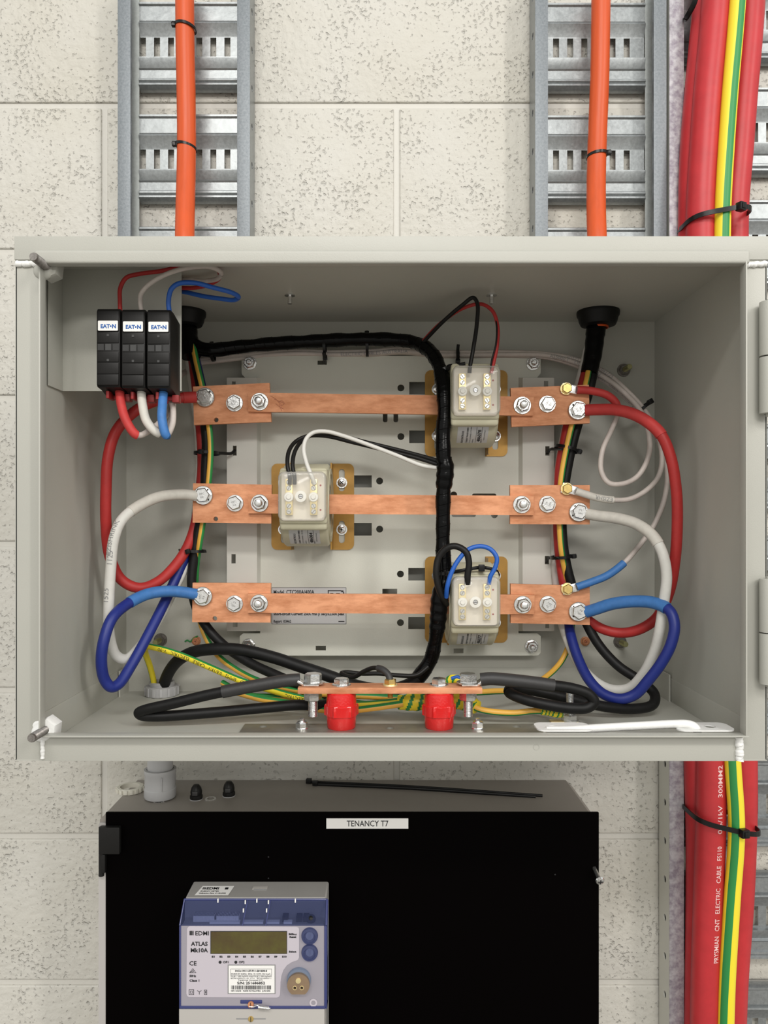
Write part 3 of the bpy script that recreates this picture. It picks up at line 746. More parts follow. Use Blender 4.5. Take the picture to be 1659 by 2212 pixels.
# ================================================================== busbars
HEC = [('HEC', .0006), ('4.6', -.0036)]; HC2 = [('HFC', .0006), ('8.8', -.0036)]
PD, BDd = .9310, .9255
def quadplate(b_, pts, d, t, bev=.0004, mi=0, hole=None):
    ctr = (sum(p[0] for p in pts)/4, sum(p[1] for p in pts)/4)
    pplate(b_, d, t, list(pts), [hole] if hole else [], mi)
rows = [
    dict(l=[(417, 835), (582, 827), (586, 911), (419, 918)], r=[(1103, 838), (1272, 831), (1274, 914), (1105, 922)], bar=[(536, 848), (1153, 857), (1152, 898), (536, 889)],
         lb=((443, 858, 2.3), (507, 871, -.5), (561, 868)), rb=((1128, 876), (1182, 873, 1.0), (1248, 886, -1.2)), br=(1223, 840), ho=(467, 907), z='top'),
    dict(l=[(417, 1044), (587, 1047), (586, 1131), (416, 1129)], r=[(1102, 1048), (1274, 1048), (1274, 1133), (1102, 1132)], bar=[(536, 1067), (1153, 1071), (1153, 1113), (536, 1109)],
         lb=((439, 1070, .1), (508, 1087, .3), (561, 1087)), rb=((1127, 1090), (1182, 1089, -1.9), (1250, 1106, 2.9)), br=(1224, 1056), ho=(466, 1121), z='middle'),
    dict(l=[(416, 1259), (585, 1260), (584, 1345), (415, 1344)], r=[(1103, 1261), (1274, 1266), (1274, 1350), (1103, 1346)], bar=[(535, 1282), (1155, 1285), (1154, 1327), (535, 1324)],
         lb=((438, 1288, 1.3), (507, 1304, 2.6), (560, 1303)), rb=((1129, 1306), (1183, 1305, -.8), (1249, 1321, 2.5)), br=(1225, 1272), ho=(464, 1336), z='bottom')]
names = {'top': 'top copper busbar with two end pads, behind the two red lug cables', 'middle': 'middle copper busbar with two end pads, joining the white lug cables', 'bottom': 'bottom copper busbar with two end pads, joining the blue lug cables'}
for R in rows:
    base = P(845, R['bar'][2][1], BDd); bus = thing('busbar', names[R['z']], 'busbar', base, 'copper busbars across the chassis')
    b = B(); quadplate(b, R['bar'], BDd, .0054); fin(b, 'bar', COP, bus)
    for side in 'lr':
        b = B(); quadplate(b, R[side], PD, .0058, hole=circ(*R['ho'], 5, 16) if side == 'l' else None); fin(b, 'end_pad', COP, bus)
        # standoff insulators hidden behind the pads
        q = P(507 if side == 'l' else 1183, R['lb'][1][1], PD); xw = P(523 if side == 'l' else 1165, 0, .98).x
        b = B(); b.lathe([(0, 0), (.013, 0), (.013, .014), (.0155, .016), (.0155, .026), (.013, .028), (.013, .0438), (0, .0438)], (q.x+(0 if side == 'l' else 0), PD+.006, q.z), (0, 1, 0), n=20); fin(b, 'standoff_insulator', REDI, bus)
    for k, key in enumerate(('lb', 'rb')):
        for item in R[key]:
            isnut = len(item) == 2
            if isnut: make_bolt(P(item[0], item[1], BDd), (0, -1, 0), bus, .0107, .0088, .0062, .25, nut=True, studl=.008, sr=.0044)
            else:
                lug = (item[0] < 460 or item[0] > 1240)
                make_bolt(P(item[0], item[1], PD-(.0028 if lug else 0)), (0, -1, 0), bus, .0115 if lug else .0104, .0094 if lug else .0088, .006, item[2], text=HC2 if lug else HEC, trot=item[2])
    make_bolt(P(*R['br'], PD-.0020), (0, -1, 0), bus, .0076, .0064, .0045, .5, mats=(BRASS, BRASSL, BRASS), name='brass_bolt')
    if R['z'] == 'top':
        # engraved scribble near the left bolt
        b = B()
        for A in ([(584, 855), (596, 862), (604, 872), (606, 884)], [(592, 862), (606, 868), (616, 872)], [(600, 868), (610, 866), (614, 872), (607, 876), (602, 868)], [(596, 872), (606, 880), (614, 884)], [(598, 864), (608, 874), (608, 888)]):
            tube(b, Path([P(x, y, BDd-.0001) for x, y in A], 4), .00035, seg=6)
        fin(b, 'scratch_mark', COPE, bus, smooth=False)

# ================================================================== current transformers
RC, RD, RR_ = .0087, .9340, .0500      # ring centre lies this far below the cover centre
def make_ct(label, xc, zc, num, side_dots, trot):
    """xc, zc = world centre of the bar hole"""
    t_ = thing('current_transformer', label, 'current transformer', (xc, CD, zc-.055), 'current transformers on the busbars')
    wd2 = .0275
    # ring body
    b_ = B(); h = 2*wd2
    b_.lathe([(.0245, 0), (.0455, 0), (.0480, .0006), (.0500, .003), (.0500, h-.003), (.0480, h-.0006), (.0455, h), (.0245, h), (.0240, h-.002), (.0240, .002)], (xc-wd2, RD, zc), (1, 0, 0), n=72, closed=True)
    # shoulders that turn the ring into a box at the front
    b_.box(xc-wd2, xc+wd2, RD-.0520, RD-.030, zc-.030, zc+.042, bev=.0045, seg=3)
    b_.box(xc-wd2-.0004, xc+wd2+.0004, RD-.0545, RD-.040, zc-.0235, zc+.0395, bev=.005, seg=4)
    fin(b_, 'ring_body', CREAM, t_, ang=40)
    for s in (-1, 1):
        b_ = B(); b_.lathe([(.0380, 0), (.0445, 0), (.0445, .0014), (.0380, .0014)], (xc+s*wd2, RD, zc), (s, 0, 0), n=56, closed=True)
        fin(b_, 'rim', CREAM, t_)
    fy = RD-.0545
    # front plate under the cover
    b_ = B(); b_.box(xc-.0245, xc+.0245, fy-.0012, fy+.001, zc-.0190, zc+.0355, bev=.003, only='y', seg=3); fin(b_, 'terminal_plate', CREAML, t_)
    zc2 = zc+.0078
    for s in (-1, 1):
        xb = xc+s*.0140-.0015
        b_ = B(); b_.box(xb-.0040, xb+.0040, fy-.0066, fy-.0012, zc2-.0205, zc2+.0205, bev=.0004); tb = fin(b_, 'terminal_block', BRASSL, t_)
        for dz in (-.0165, -.0102, .0102, .0168):
            b_ = B(); c_ = Vector((xb, fy-.0066, zc2+dz)); b_.lathe([(0, 0), (.0029, 0), (.0029, .0008), (.0025, .0012), (0, .0012)], c_, (0, -1, 0), n=18)
            M = Matrix.Translation(c_) @ Matrix.Rotation(dz*300+s, 4, 'Y'); b_.box(-.0026, .0026, -.00135, -.0011, -.0004, .0004, M=M, mi=1)
            fin(b_, 'screw', [ZINC, INKG], tb)
        b_ = B(); c_ = Vector((xb, fy-.0066, zc2)); n_ = 10
        b_.lathe([(0, 0), (.0052, 0), (.0055, .0006), (.0055, .0022), (.0050, .0028), (.0030, .0028), (.0028, .0040), (.0024, .0046), (0, .0046)], c_, (0, -1, 0), n=24)
        fin(b_, 'finger_nut', NYLON, tb)
    b_ = B(); c_ = Vector((xc-.0015, fy-.0012, zc2+.0005))
    b_.lathe([(0, 0), (.0042, 0), (.0036, .0095), (.0064, .0100), (.0064, .0116), (.0030, .0120), (.0028, .0110), (0, .0110)], c_, (0, -1, 0), n=24)
    sc_ = fin(b_, 'cover_catch', NYLON, t_)
    b_ = B(); b_.lathe([(0, 0), (.0025, 0), (.0025, .001), (.002, .0014), (0, .0014)], c_+Vector((0, -.0112, 0)), (0, -1, 0), n=16)
    b_.box(c_.x-.0019, c_.x+.0019, c_.y-.0128, c_.y-.0124, c_.z-.0003, c_.z+.0003, mi=1); fin(b_, 'screw', [ZINC, INK], sc_)
    b_ = B(); 
    for dz in (.0135, -.0145): b_.cyl((xc+.0200, fy-.0012, zc2+dz), .0011, .0003, (0, -1, 0), n=12)
    fin(b_, 'red_dot', REDDOT, t_)
    # clear cover
    b_ = B(); z0, z1 = zc2-.0275, zc2+.0290; x0, x1 = xc-.0275, xc+.0272
    def ringloop(x0, x1, z0, z1, r, y): return [b_.bm.verts.new((p[0], y, p[1])) for p in rr(x0, z0, x1, z1, r, 6)]
    loops = [ringloop(x0, x1, z0, z1, .0075, fy+.0012), ringloop(x0, x1, z0, z1, .0075, fy-.0095), ringloop(x0+.0007, x1-.0007, z0+.0007, z1-.0007, .0072, fy-.0120), ringloop(x0+.0025, x1-.0025, z0+.0025, z1-.0025, .006, fy-.0134)]
    for A, D in zip(loops, loops[1:]):
        m = len(A)
        for k in range(m):
            f = b_.bm.faces.new((A[k], A[(k+1) % m], D[(k+1) % m], D[k])); f.material_index = 1
    b_.bm.faces.new(loops[-1])
    bmesh.ops.recalc_face_normals(b_.bm, faces=b_.bm.faces)
    cv = fin(b_, 'clear_cover', [CLEAR, CLEARE], t_, ang=50)
    # label wrapped on the lower front of the ring
    b_ = B(); a0, a1 = math.radians(-34), math.radians(-67); xs = (xc-.0185, xc+.0175); R_ = RR_+.0003
    cyl = lambda x, a, r=R_: Vector((x, RD-math.cos(a)*r, zc+math.sin(a)*r))
    nn = 10
    for k in range(nn):
        aa, ab = a0+(a1-a0)*k/nn, a0+(a1-a0)*(k+1)/nn
        b_.poly([cyl(xs[0], aa), cyl(xs[0], ab), cyl(xs[1], ab), cyl(xs[1], aa)])
    lb_ = fin(b_, 'data_label', LBLG, t_)
    b_ = B()
    def wrap(s, x, a_start, h, length, bold=0, mi=0):
        me = text_mesh(s, h/.7, bold, ext=0); W = max(v.co.x for v in me.vertices); tb = bmesh.new(); tb.from_mesh(me); bpy.data.meshes.remove(me)
        for v in tb.verts:
            u = v.co.x*length/W; a_ = a_start+u/R_
            v.co = cyl(x-v.co.y, a_, R_+.0002)
        b_.add(tb, mi)
    e_ = math.radians(-66)
    wrap('ELECTROCONTROLS'[5:], xc-.0110, e_, .0024, .0205, .00008)
    wrap('CURRENT TRANSFORMER', xc-.0058, e_, .0019, .0255, .00004)
    wrap('CL.1M 15 VA RANGE: 2 TO 400A', xc-.0022, e_, .0015, .0265)
    wrap('SERIAL', xc+.0010, e_, .0012, .008)
    wrap(num, xc+.0090, e_+.05, .0038, .0195, .00015)
    wrap('MADE IN AUSTRALIA', xc+.0140, e_+.1, .0013, .0165)
    wrap('(SEC) 5A', xc+.0115, e_, .0013, .007)
    for x_, a_, b2, wdt in ((xc+.0035, -66, -36, .0004), (xc+.0098, -66, -36, .0004)):
        aa, ab = math.radians(a_), math.radians(b2); m = 6
        for k in range(m): b_.poly([cyl(x_, aa+(ab-aa)*k/m, R_+.0002), cyl(x_+wdt, aa+(ab-aa)*k/m, R_+.0002), cyl(x_+wdt, aa+(ab-aa)*(k+1)/m, R_+.0002), cyl(x_, aa+(ab-aa)*(k+1)/m, R_+.0002)])
    aa = math.radians(-36); b_.poly([cyl(xc+.0035, aa, R_+.0002), cyl(xc+.0035, aa-.008, R_+.0002), cyl(xc+.0102, aa-.008, R_+.0002), cyl(xc+.0102, aa, R_+.0002)])
    fin(b_, 'printed_text', INK, lb_, smooth=False)
    # moulded mark on the upper shoulder
    b_ = B(); a_ = math.radians(58); b_.lathe([(.0032, 0), (.0040, 0), (.0040, .0004), (.0032, .0004)], (xc-.002, RD-math.cos(a_)*.0499, zc+math.sin(a_)*.0499), (0, -math.cos(a_), math.sin(a_)), n=24, closed=True); fin(b_, 'moulded_mark', CREAML, t_)
    # gold bracket with two slotted feet
    b_ = B(); yb = CD-.0026
    for s in (-1, 1):
        xa, xb = xc+s*.0245+.0015, xc+s*.0530+.0015
        hs = [rr(xa+s*.0090, zc+q0, xa+s*.0165, zc+q1, .0036) for q0, q1 in ((.0190, .0475), (-.0475, -.0190))]
        pts = rr(xa, zc-.0560, xb, zc+.0545, .0075)
        # square off the inner corners
        inner = min(xa, xb) if s > 0 else max(xa, xb)
        pts = [((inner, p[1]) if abs(p[0]-inner) < .0076 and s*(p[0]-inner) < .0076 and (p[1] > zc+.0465 or p[1] < zc-.048) else p) for p in pts]
        q = []
        for p in pts:
            if p[0] == inner: p = (inner, zc+.0545 if p[1] > zc else zc-.0560)
            if not q or q[-1] != p: q.append(p)
        if q[0] == q[-1]: q.pop()
        wplate(b_, yb, .0022, q, hs)
        b_.box(inner-(.0018 if s < 0 else 0), inner+(.0018 if s > 0 else 0), RD+.026, yb+.001, zc-.055, zc+.0535)
    fin(b_, 'bracket', GOLD, t_)
    for sx in (-1, 1):
        for sz in (-1, 1):
            c_ = Vector((xc+sx*.0373+.0015, yb, zc+sz*.0300))
            b_ = B(); b_.lathe([(.003, 0), (.0070, 0), (.0070, .0009), (.003, .0009)], c_, (0, -1, 0), n=28, closed=True)
            b_.lathe([(0, 0), (.0054, 0), (.0054, .0012), (.0047, .0026), (.0030, .0034), (0, .0036)], c_+Vector((0, -.0009, 0)), (0, -1, 0), n=28)
            M = Matrix.Translation(c_+Vector((0, -.0044, 0))) @ Matrix.Rotation(.6*sx+sz*.3, 4, 'Y')
            b_.box(-.0026, .0026, -.0002, .0008, -.0006, .0006, M=M, mi=1); b_.box(-.0006, .0006, -.0002, .0008, -.0026, .0026, M=M, mi=1)
            fin(b_, 'fixing_screw', [ZINC, DARKM], t_)
    return t_
ct_top = make_ct('current transformer on the top busbar with black and red wires', .1085, Z_(877, .93), '486078', 0, 0)
ct_mid = make_ct('current transformer on the middle busbar with black and white wires', -.0885, Z_(1091, .93), '486084', 0, 0)
ct_bot = make_ct('current transformer on the bottom busbar with black and blue wires', .1085, Z_(1304, .93), '486077', 0, 0)

# ================================================================== cables inside the enclosure
def lug(par, tip, bolt, d, w_=.0150, barrel=.0062, m=ZINC):
    """crimped cable lug: flat tongue under the bolt, barrel on the cable"""
    a = P(*bolt, d); c = P(*tip, d-.002); v = (c-a); v.y = 0; L = v.length; v.normalize()
    an = math.atan2(v.z, v.x); b_ = B(); M = Matrix.Translation((a.x, d, a.z)) @ Matrix.Rotation(-an, 4, 'Y')
    b_.box(-w_*.5, L-.004, -.0014, .0012, -w_*.5, w_*.5, bev=.0006, M=M)
    b_.box(L-.006, L+.004, -.0050, .0010, -w_*.42, w_*.42, bev=.0012, M=M)
    o = fin(b_, 'lug', m, par); return o
G = 'power conductors inside the enclosure'
LD_ = PD-.0030
# left side -------------------------------------------------------
o, _ = cable('conductor_cable', 'red conductor looping down from the left pad of the top busbar', 'cable',
    [(424, 858, .926), (395, 859, .921), (345, 864, .905), (295, 886, .89), (252, 930, .88), (234, 985, .875), (229, 1060, .875), (229, 1130, .88), (237, 1200, .89), (262, 1252, .90), (300, 1270, .905), (342, 1256, .92), (378, 1222, .935), (403, 1185, .947), (420, 1140, .958), (430, 1080, .965), (437, 1010, .965), (436, 960, .962), (431, 900, .965), (425, 840, .972), (416, 770, .978), (405, 700, .975)],
    .0062, RED, G, sleeves=[(0, 1.0, REDH, .0068, None)])
lug(o, (424, 858), (443, 858), LD_)
o, _ = cable('conductor_cable', 'white conductor looping from the left pad of the middle busbar', 'cable',
    [(425, 1071, .926), (395, 1068, .920), (345, 1073, .905), (295, 1096, .885), (262, 1125, .87), (246, 1165, .865), (239, 1230, .865), (235, 1310, .865), (236, 1370, .87), (250, 1415, .88), (272, 1424, .89), (300, 1400, .905), (345, 1332, .93), (378, 1268, .945), (398, 1225, .955), (414, 1180, .968), (424, 1110, .975), (432, 1020, .978), (430, 940, .978), (420, 850, .98), (408, 770, .982), (400, 705, .976)],
    .0060, WHI, G, sleeves=[(0, 3.4, WHIH, .0065, None)], texts=[('EZISHRINK', 4.1, .0055, .0060, .35, INKG, dict(flip=True)), ('1125', 5.4, .006, .0060, .0, INKG, dict(flip=True)), ('1525', 6.5, .006, .0060, .3, INKG, dict(flip=True))])
lug(o, (425, 1071), (439, 1070), LD_)
o, _ = cable('conductor_cable', 'blue conductor with light blue sleeve looping from the bottom busbar left pad', 'cable',
    [(424, 1284, .926), (400, 1280, .920), (365, 1277, .91), (320, 1283, .895), (275, 1305, .872), (242, 1336, .85), (224, 1385, .84), (219, 1430, .842), (226, 1468, .85), (240, 1484, .855), (256, 1478, .862), (285, 1435, .88), (325, 1362, .905), (360, 1292, .93), (388, 1230, .948), (407, 1190, .960), (425, 1130, .972), (440, 1060, .976), (451, 990, .974), (449, 930, .974), (440, 860, .976), (425, 790, .98), (404, 705, .978)],
    .0061, BLU, G, sleeves=[(0, 3.95, BLUH, .0068, None)])
lug(o, (424, 1284), (438, 1288), LD_)
o, _ = cable('conductor_cable', 'black conductor behind the left busbar pads, curling up to the earth bar left end', 'cable',
    [(407, 705, .972), (416, 760, .97), (432, 830, .962), (441, 900, .955), (446, 960, .953), (444, 1010, .953), (441, 1080, .952), (428, 1150, .952), (418, 1210, .952), (414, 1260, .952), (423, 1310, .952), (447, 1355, .952), (485, 1395, .945), (540, 1432, .93), (600, 1460, .915), (660, 1485, .90), (720, 1508, .885), (700, 1522, .87), (640, 1523, .86), (560, 1530, .853), (450, 1540, .845), (345, 1547, .840), (306, 1545, .838), (300, 1540, .836), (312, 1534, .834), (372, 1520, .833), (450, 1501, .833), (510, 1489, .833), (570, 1478, .833), (620, 1470, .833), (648, 1468, .834)],
    .0058, BLK, G, sleeves=[(26.4, 30, HSB, .0068, None)])
b = B(); zt_ = CZ-.1757
def bar_lug(par, x0, x1, yc, bx, w_=.017):
    b_ = B(); s = 1 if x1 > x0 else -1
    b_.box(min(x0, x1), max(x0, x1), yc-w_/2, yc+w_/2, zt_+.0002, zt_+.0024, bev=.0007)
    M = Matrix.Translation((x0, yc, zt_+.0012)) @ Matrix.Rotation(s*math.radians(30), 4, 'Y')
    b_.box(-.008 if s > 0 else 0, 0 if s > 0 else .008, -w_*.42, w_*.42, -.001, .002, bev=.0006, M=M)
    return fin(b_, 'lug', ZINC, par)
bar_lug(o, X_(657, .833), X_(690, .833), .833, 0)
# right side ------------------------------------------------------
o, _ = cable('conductor_cable', 'red conductor looping down from the right pad of the top busbar', 'cable',
    [(1265, 886, .926), (1290, 885, .921), (1335, 886, .908), (1380, 900, .895), (1425, 935, .88), (1448, 985, .875), (1461, 1060, .875), (1463, 1130, .878), (1458, 1210, .885), (1445, 1280, .90), (1418, 1335, .915), (1380, 1360, .925), (1340, 1367, .935), (1300, 1358, .942), (1260, 1330, .952), (1225, 1280, .958), (1212, 1220, .96), (1206, 1150, .96), (1207, 1080, .958), (1210, 1010, .958), (1219, 960, .955), (1232, 900, .958), (1256, 840, .965), (1269, 790, .97), (1280, 735, .972)],
    .0062, RED, G, sleeves=[(0, 4.15, REDH, .0069, None)])
lug(o, (1265, 886), (1248, 886), LD_)
o, _ = cable('conductor_cable', 'white conductor looping from the right pad of the middle busbar', 'cable',
    [(1268, 1110, .926), (1290, 1114, .920), (1335, 1120, .908), (1375, 1132, .895), (1410, 1158, .88), (1431, 1195, .872), (1440, 1245, .872), (1434, 1300, .875), (1425, 1360, .88), (1412, 1410, .89), (1390, 1455, .90), (1360, 1486, .91), (1325, 1490, .92), (1290, 1475, .93), (1255, 1440, .94), (1232, 1395, .952), (1215, 1345, .965), (1207, 1290, .975), (1200, 1210, .978), (1202, 1100, .978), (1210, 1000, .978), (1222, 930, .98), (1245, 850, .98), (1262, 790, .976), (1276, 735, .974)],
    .0060, WHI, G, sleeves=[(0, 4.6, WHIH, .0067, None)])
lug(o, (1268, 1110), (1250, 1106), LD_)
o, _ = cable('conductor_cable', 'blue conductor with light blue sleeve looping from the bottom busbar right pad', 'cable',
    [(1266, 1322, .926), (1286, 1316, .920), (1325, 1304, .908), (1375, 1299, .893), (1415, 1303, .878), (1447, 1320, .862), (1457, 1350, .855), (1450, 1390, .855), (1430, 1430, .86), (1400, 1470, .868), (1372, 1500, .875), (1340, 1510, .88), (1305, 1500, .89), (1275, 1472, .905), (1252, 1430, .925), (1235, 1380, .945), (1227, 1335, .965), (1225, 1280, .976), (1214, 1200, .977), (1212, 1100, .977), (1218, 1000, .977), (1230, 930, .977), (1250, 860, .978), (1268, 800, .978), (1284, 735, .978)],
    .0061, BLU, G, sleeves=[(0, 4.75, BLUH, .0071, None)])
lug(o, (1266, 1322), (1249, 1321), LD_)
o, _ = cable('conductor_cable', 'black conductor behind the right busbar pads, coiling to the earth bar right end', 'cable',
    [(1287, 735, .968), (1282, 800, .965), (1268, 860, .96), (1252, 905, .955), (1239, 950, .952), (1226, 1010, .952), (1217, 1070, .952), (1214, 1140, .952), (1220, 1200, .952), (1234, 1260, .952), (1262, 1335, .95), (1293, 1392, .94), (1335, 1438, .925), (1385, 1472, .91), (1413, 1498, .90), (1410, 1522, .887), (1370, 1531, .88), (1310, 1527, .876), (1250, 1514, .876), (1190, 1500, .878), (1140, 1490, .872), (1105, 1487, .862), (1100, 1496, .85), (1130, 1510, .84), (1180, 1522, .832), (1235, 1530, .829), (1270, 1528, .829), (1283, 1516, .829), (1272, 1500, .829), (1240, 1488, .829), (1190, 1480, .829), (1120, 1471, .830), (1060, 1466, .831), (1038, 1468, .832)],
    .0059, BLK, G, sleeves=[(29.8, 33, HSB, .0070, None)])
bar_lug(o, X_(1030, .833), X_(996, .833), .833, 0)
# earth cables ----------------------------------------------------
GE = 'green and yellow earth cables'
YG = [ORY, GRN]
cable('earth_cable', 'amber and green earth cable running down behind the left busbar pads', 'earth cable',
    [(411, 705, .968), (422, 770, .950), (438, 840, .945), (449, 900, .943), (455, 960, .942), (452, 1030, .942), (440, 1120, .944), (432, 1170, .946), (424, 1230, .96), (424, 1300, .965), (442, 1370, .965), (470, 1415, .96), (520, 1452, .945), (580, 1478, .925), (650, 1493, .90), (720, 1501, .885), (790, 1504, .88), (870, 1508, .878)], .0036, YG, GE, stripe=(-110, -30, 1), seg=18)
cable('earth_cable', 'amber and green earth cable running down behind the right busbar pads', 'earth cable',
    [(1284, 735, .962), (1274, 790, .960), (1260, 850, .945), (1241, 900, .943), (1228, 950, .942), (1216, 1010, .942), (1210, 1060, .942), (1209, 1130, .942), (1213, 1190, .944), (1224, 1250, .955), (1236, 1320, .962), (1232, 1380, .968), (1215, 1425, .965), (1180, 1462, .95), (1130, 1488, .93), (1060, 1494, .90), (990, 1498, .885), (900, 1506, .88)], .0036, YG, GE, stripe=(-110, -25, 1), seg=18)
cable('earth_cable', 'bright yellow and green earth cable with printing rising from the floor gland', 'earth cable',
    [(334, 1512, .995), (333, 1480, .99), (324, 1440, .975), (314, 1410, .96), (316, 1397, .945), (340, 1400, .94), (390, 1415, .935), (450, 1440, .925), (520, 1470, .91), (590, 1492, .90), (650, 1508, .885), (720, 1520, .875), (790, 1521, .87), (870, 1514, .868)], .0038, [YEL, GRN], GE, stripe=(-128, -32, 1), seg=18,
    texts=[('Cu   BLD   6MM2   0.6/1KV   CABLE   ELECTRIC   V-90', 5.1, .0042, .0038, .15, INK, dict(flip=True, sx=1.0)), ('CABLES  ELECTRIC', 9.5, .0042, .0038, .15, INK, dict(flip=True))])
cable('earth_cable', 'lowest amber and green earth cable crossing the enclosure floor to the tape', 'earth cable',
    [(500, 1492, .90), (560, 1509, .89), (620, 1518, .88), (680, 1531, .868), (740, 1536, .86), (800, 1530, .858), (870, 1520, .86)], .0037, YG, GE, stripe=(-140, -20, 1), seg=16)
cable('earth_cable', 'amber and green earth cable just above the lowest one', 'earth cable',
    [(480, 1474, .93), (530, 1500, .915), (600, 1505, .905), (680, 1508, .895), (760, 1517, .885), (820, 1522, .875), (880, 1520, .87)], .0034, YG, GE, stripe=(-150, 10, 1), seg=16)
oc, _ = cable('earth_cable', 'short amber and green earth cable on the right to the floor bolt', 'earth cable',
    [(1000, 1512, .86), (1030, 1530, .855), (1060, 1537, .852), (1110, 1540, .85), (1150, 1536, .85), (1185, 1535, .85), (1212, 1532, .85)], .0034, YG, GE, stripe=(20, 170, 1), seg=16)
def stripetape(par, pts, r, label, turns=110, name='striped_tape', rad=None):
    pa = Path([P(*q) for q in pts], 10); b_ = B()
    tube(b_, pa, r, seg=36, rad=rad, stripe=None)
    bm = b_.bm; bm.faces.ensure_lookup_table()
    o_ = None
    # diagonal stripes by face position
    for k in range(len(pa.p)-1):
        for j in range(36):
            ph = (pa.s[k]*turns + j/36*2) % 1
            bm.faces[k*36+j].material_index = 1 if ph < .36 else 0
    return b_
pts = [(860, 1517, .868), (885, 1517, .866), (915, 1514, .866), (950, 1512, .866), (985, 1512, .866), (1012, 1517, .864), (1030, 1528, .857)]
b = stripetape(None, pts, .0098, '', turns=92, rad=lambda s_: .8+.25*min(1, s_/.02)-(.35*max(0, (s_-.075)/.02) if s_ > .075 else 0)+.03*math.sin(s_*700))
tag(fin(b, 'tape_wrap', [YEL, GRN], ang=60), 'yellow and green striped tape binding the earth cables behind the red insulators', 'tape', )
b = stripetape(None, [(966, 1476, .868), (975, 1468, .866), (986, 1468, .864), (994, 1474, .862), (990, 1490, .862)], .0052, '', turns=120)
tag(fin(b, 'tape_wrap', [YEL, GRN], ang=60), 'small striped tape loop peeking above the earth bar right end', 'tape')
b = stripetape(None, [(1168, 1536, .85), (1185, 1536, .849), (1202, 1539, .847), (1214, 1538, .847)], .0052, '', turns=230, rad=lambda s_: .85+s_*14)
c2 = fin(b, 'striped_tape', [YEL, GRN], oc, ang=60)
# floor bolt with the earth lug
fb = thing('earthing_bolt', 'zinc bolt standing on the enclosure floor beside striped tape', 'bolt', (X_(1231, .855), .855, ZB))
x, y = X_(1231, .855), .855
b = B(); b.lathe([(0, 0), (.0125, 0), (.0125, .0016), (0, .0016)], (x, y, ZB), n=32); b.lathe([(0, 0), (.0098, 0), (.0098, .0012), (0, .0012)], (x, y, ZB+.0036), n=32); fin(b, 'washer', ZINC, fb)
b = B(); b.box(x-.022, x+.008, y-.006, y+.006, ZB+.0016, ZB+.0036, bev=.0006); fin(b, 'lug', BRASSL, fb)
b = B(); hexhead(b, (x, y, ZB+.0048), .0078, .0055, (0, 0, 1), .4); fin(b, 'nut', ZINC, fb)
b = B(); prof = []; z_ = 0
while z_ < .034: prof += [(.0042, z_), (.0037, z_+.0006), (.0042, z_+.0012)]; z_ += .0013
b.lathe([(0, 0)]+prof+[(0, z_)], (x, y, ZB+.004), n=14); fin(b, 'threaded_shank', ZINC, fb)
b = B(); pa = Path([P(975, 1466, .862), P(988, 1463, .861), P(996, 1470, .86), P(1000, 1486, .86)], 6); tube(b, pa, .0022)
tag(fin(b, 'wire', BLUW), 'short dark blue wire curl behind the earth bar right bolt', 'wire')

# black loom ------------------------------------------------------
lo = [(404, 700, .975), (408, 728, .968), (422, 748, .962), (450, 756, .96), (520, 749, .965), (600, 742, .97), (700, 736, .972), (780, 733, .970), (850, 734, .962), (895, 740, .95), (928, 758, .93), (948, 790, .91), (957, 830, .896), (960, 880, .892), (957, 940, .892), (958, 985, .890), (962, 1010, .889), (958, 1060, .892), (957, 1120, .893), (957, 1190, .893), (961, 1245, .892), (950, 1290, .893), (946, 1340, .895), (940, 1385, .90), (930, 1425, .905), (905, 1462, .905), (885, 1480, .905)]
def lrad(s_): return 1+.045*math.sin(s_*210)+.04*math.sin(s_*93+1)+(.16 if False else 0)
pa = Path([P(*q) for q in lo], 10)
b = tube(B(), pa, .0084, seg=22, rad=lambda s_: lrad(s_)*(1.0 if s_ > .06 else 1.12))
loom = tag(fin(b, 'wiring_loom', TAPE, ang=70), 'thick black taped wiring loom crossing in front of the busbars', 'wiring loom')
for a, c in ((15.2, 16.9), (20.0, 22.4)):
    b = B(); s_off = pa.len_at(a); e_off = pa.len_at(c)
    tube(b, pa, .0092, a, c, seg=22, rad=lambda s_: 1+.10*math.sin((s_-s_off)/(e_off-s_off)*PI)+.05*math.sin(s_*600)); fin(b, 'tape_binding', TAPE, loom, ang=70)
# spiral tape edges
b = B(); L = pa.s[-1]; turns = L/.0125; nn = int(turns*14); pts_ = []
for k in range(nn):
    s_ = L*k/nn
    if s_ < .07: continue
    p, T_, N_, B_ = pa.at(s_); a = 2*PI*s_/.0125; rr_ = .0084*lrad(s_)+.00006
    pts_.append(p+(N_*math.cos(a)+B_*math.sin(a))*rr_)
hp = Path.__new__(Path); 
class _Q: pass
q = _Q(); q.p = pts_; m = len(pts_); q.T = [(pts_[min(k+1, m-1)]-pts_[max(k-1, 0)]).normalized() for k in range(m)]
q.N = []; q.Bn = []
for k in range(m):
    v = Vector((.31, -.9, .2)); v = (v-q.T[k]*v.dot(q.T[k])).normalized(); q.N.append(v); q.Bn.append(q.T[k].cross(v))
q.s = [0]*m; q.i = list(range(m))
tube(b, q, .00042, seg=5); fin(b, 'tape_edge', TAPE, loom, smooth=False)
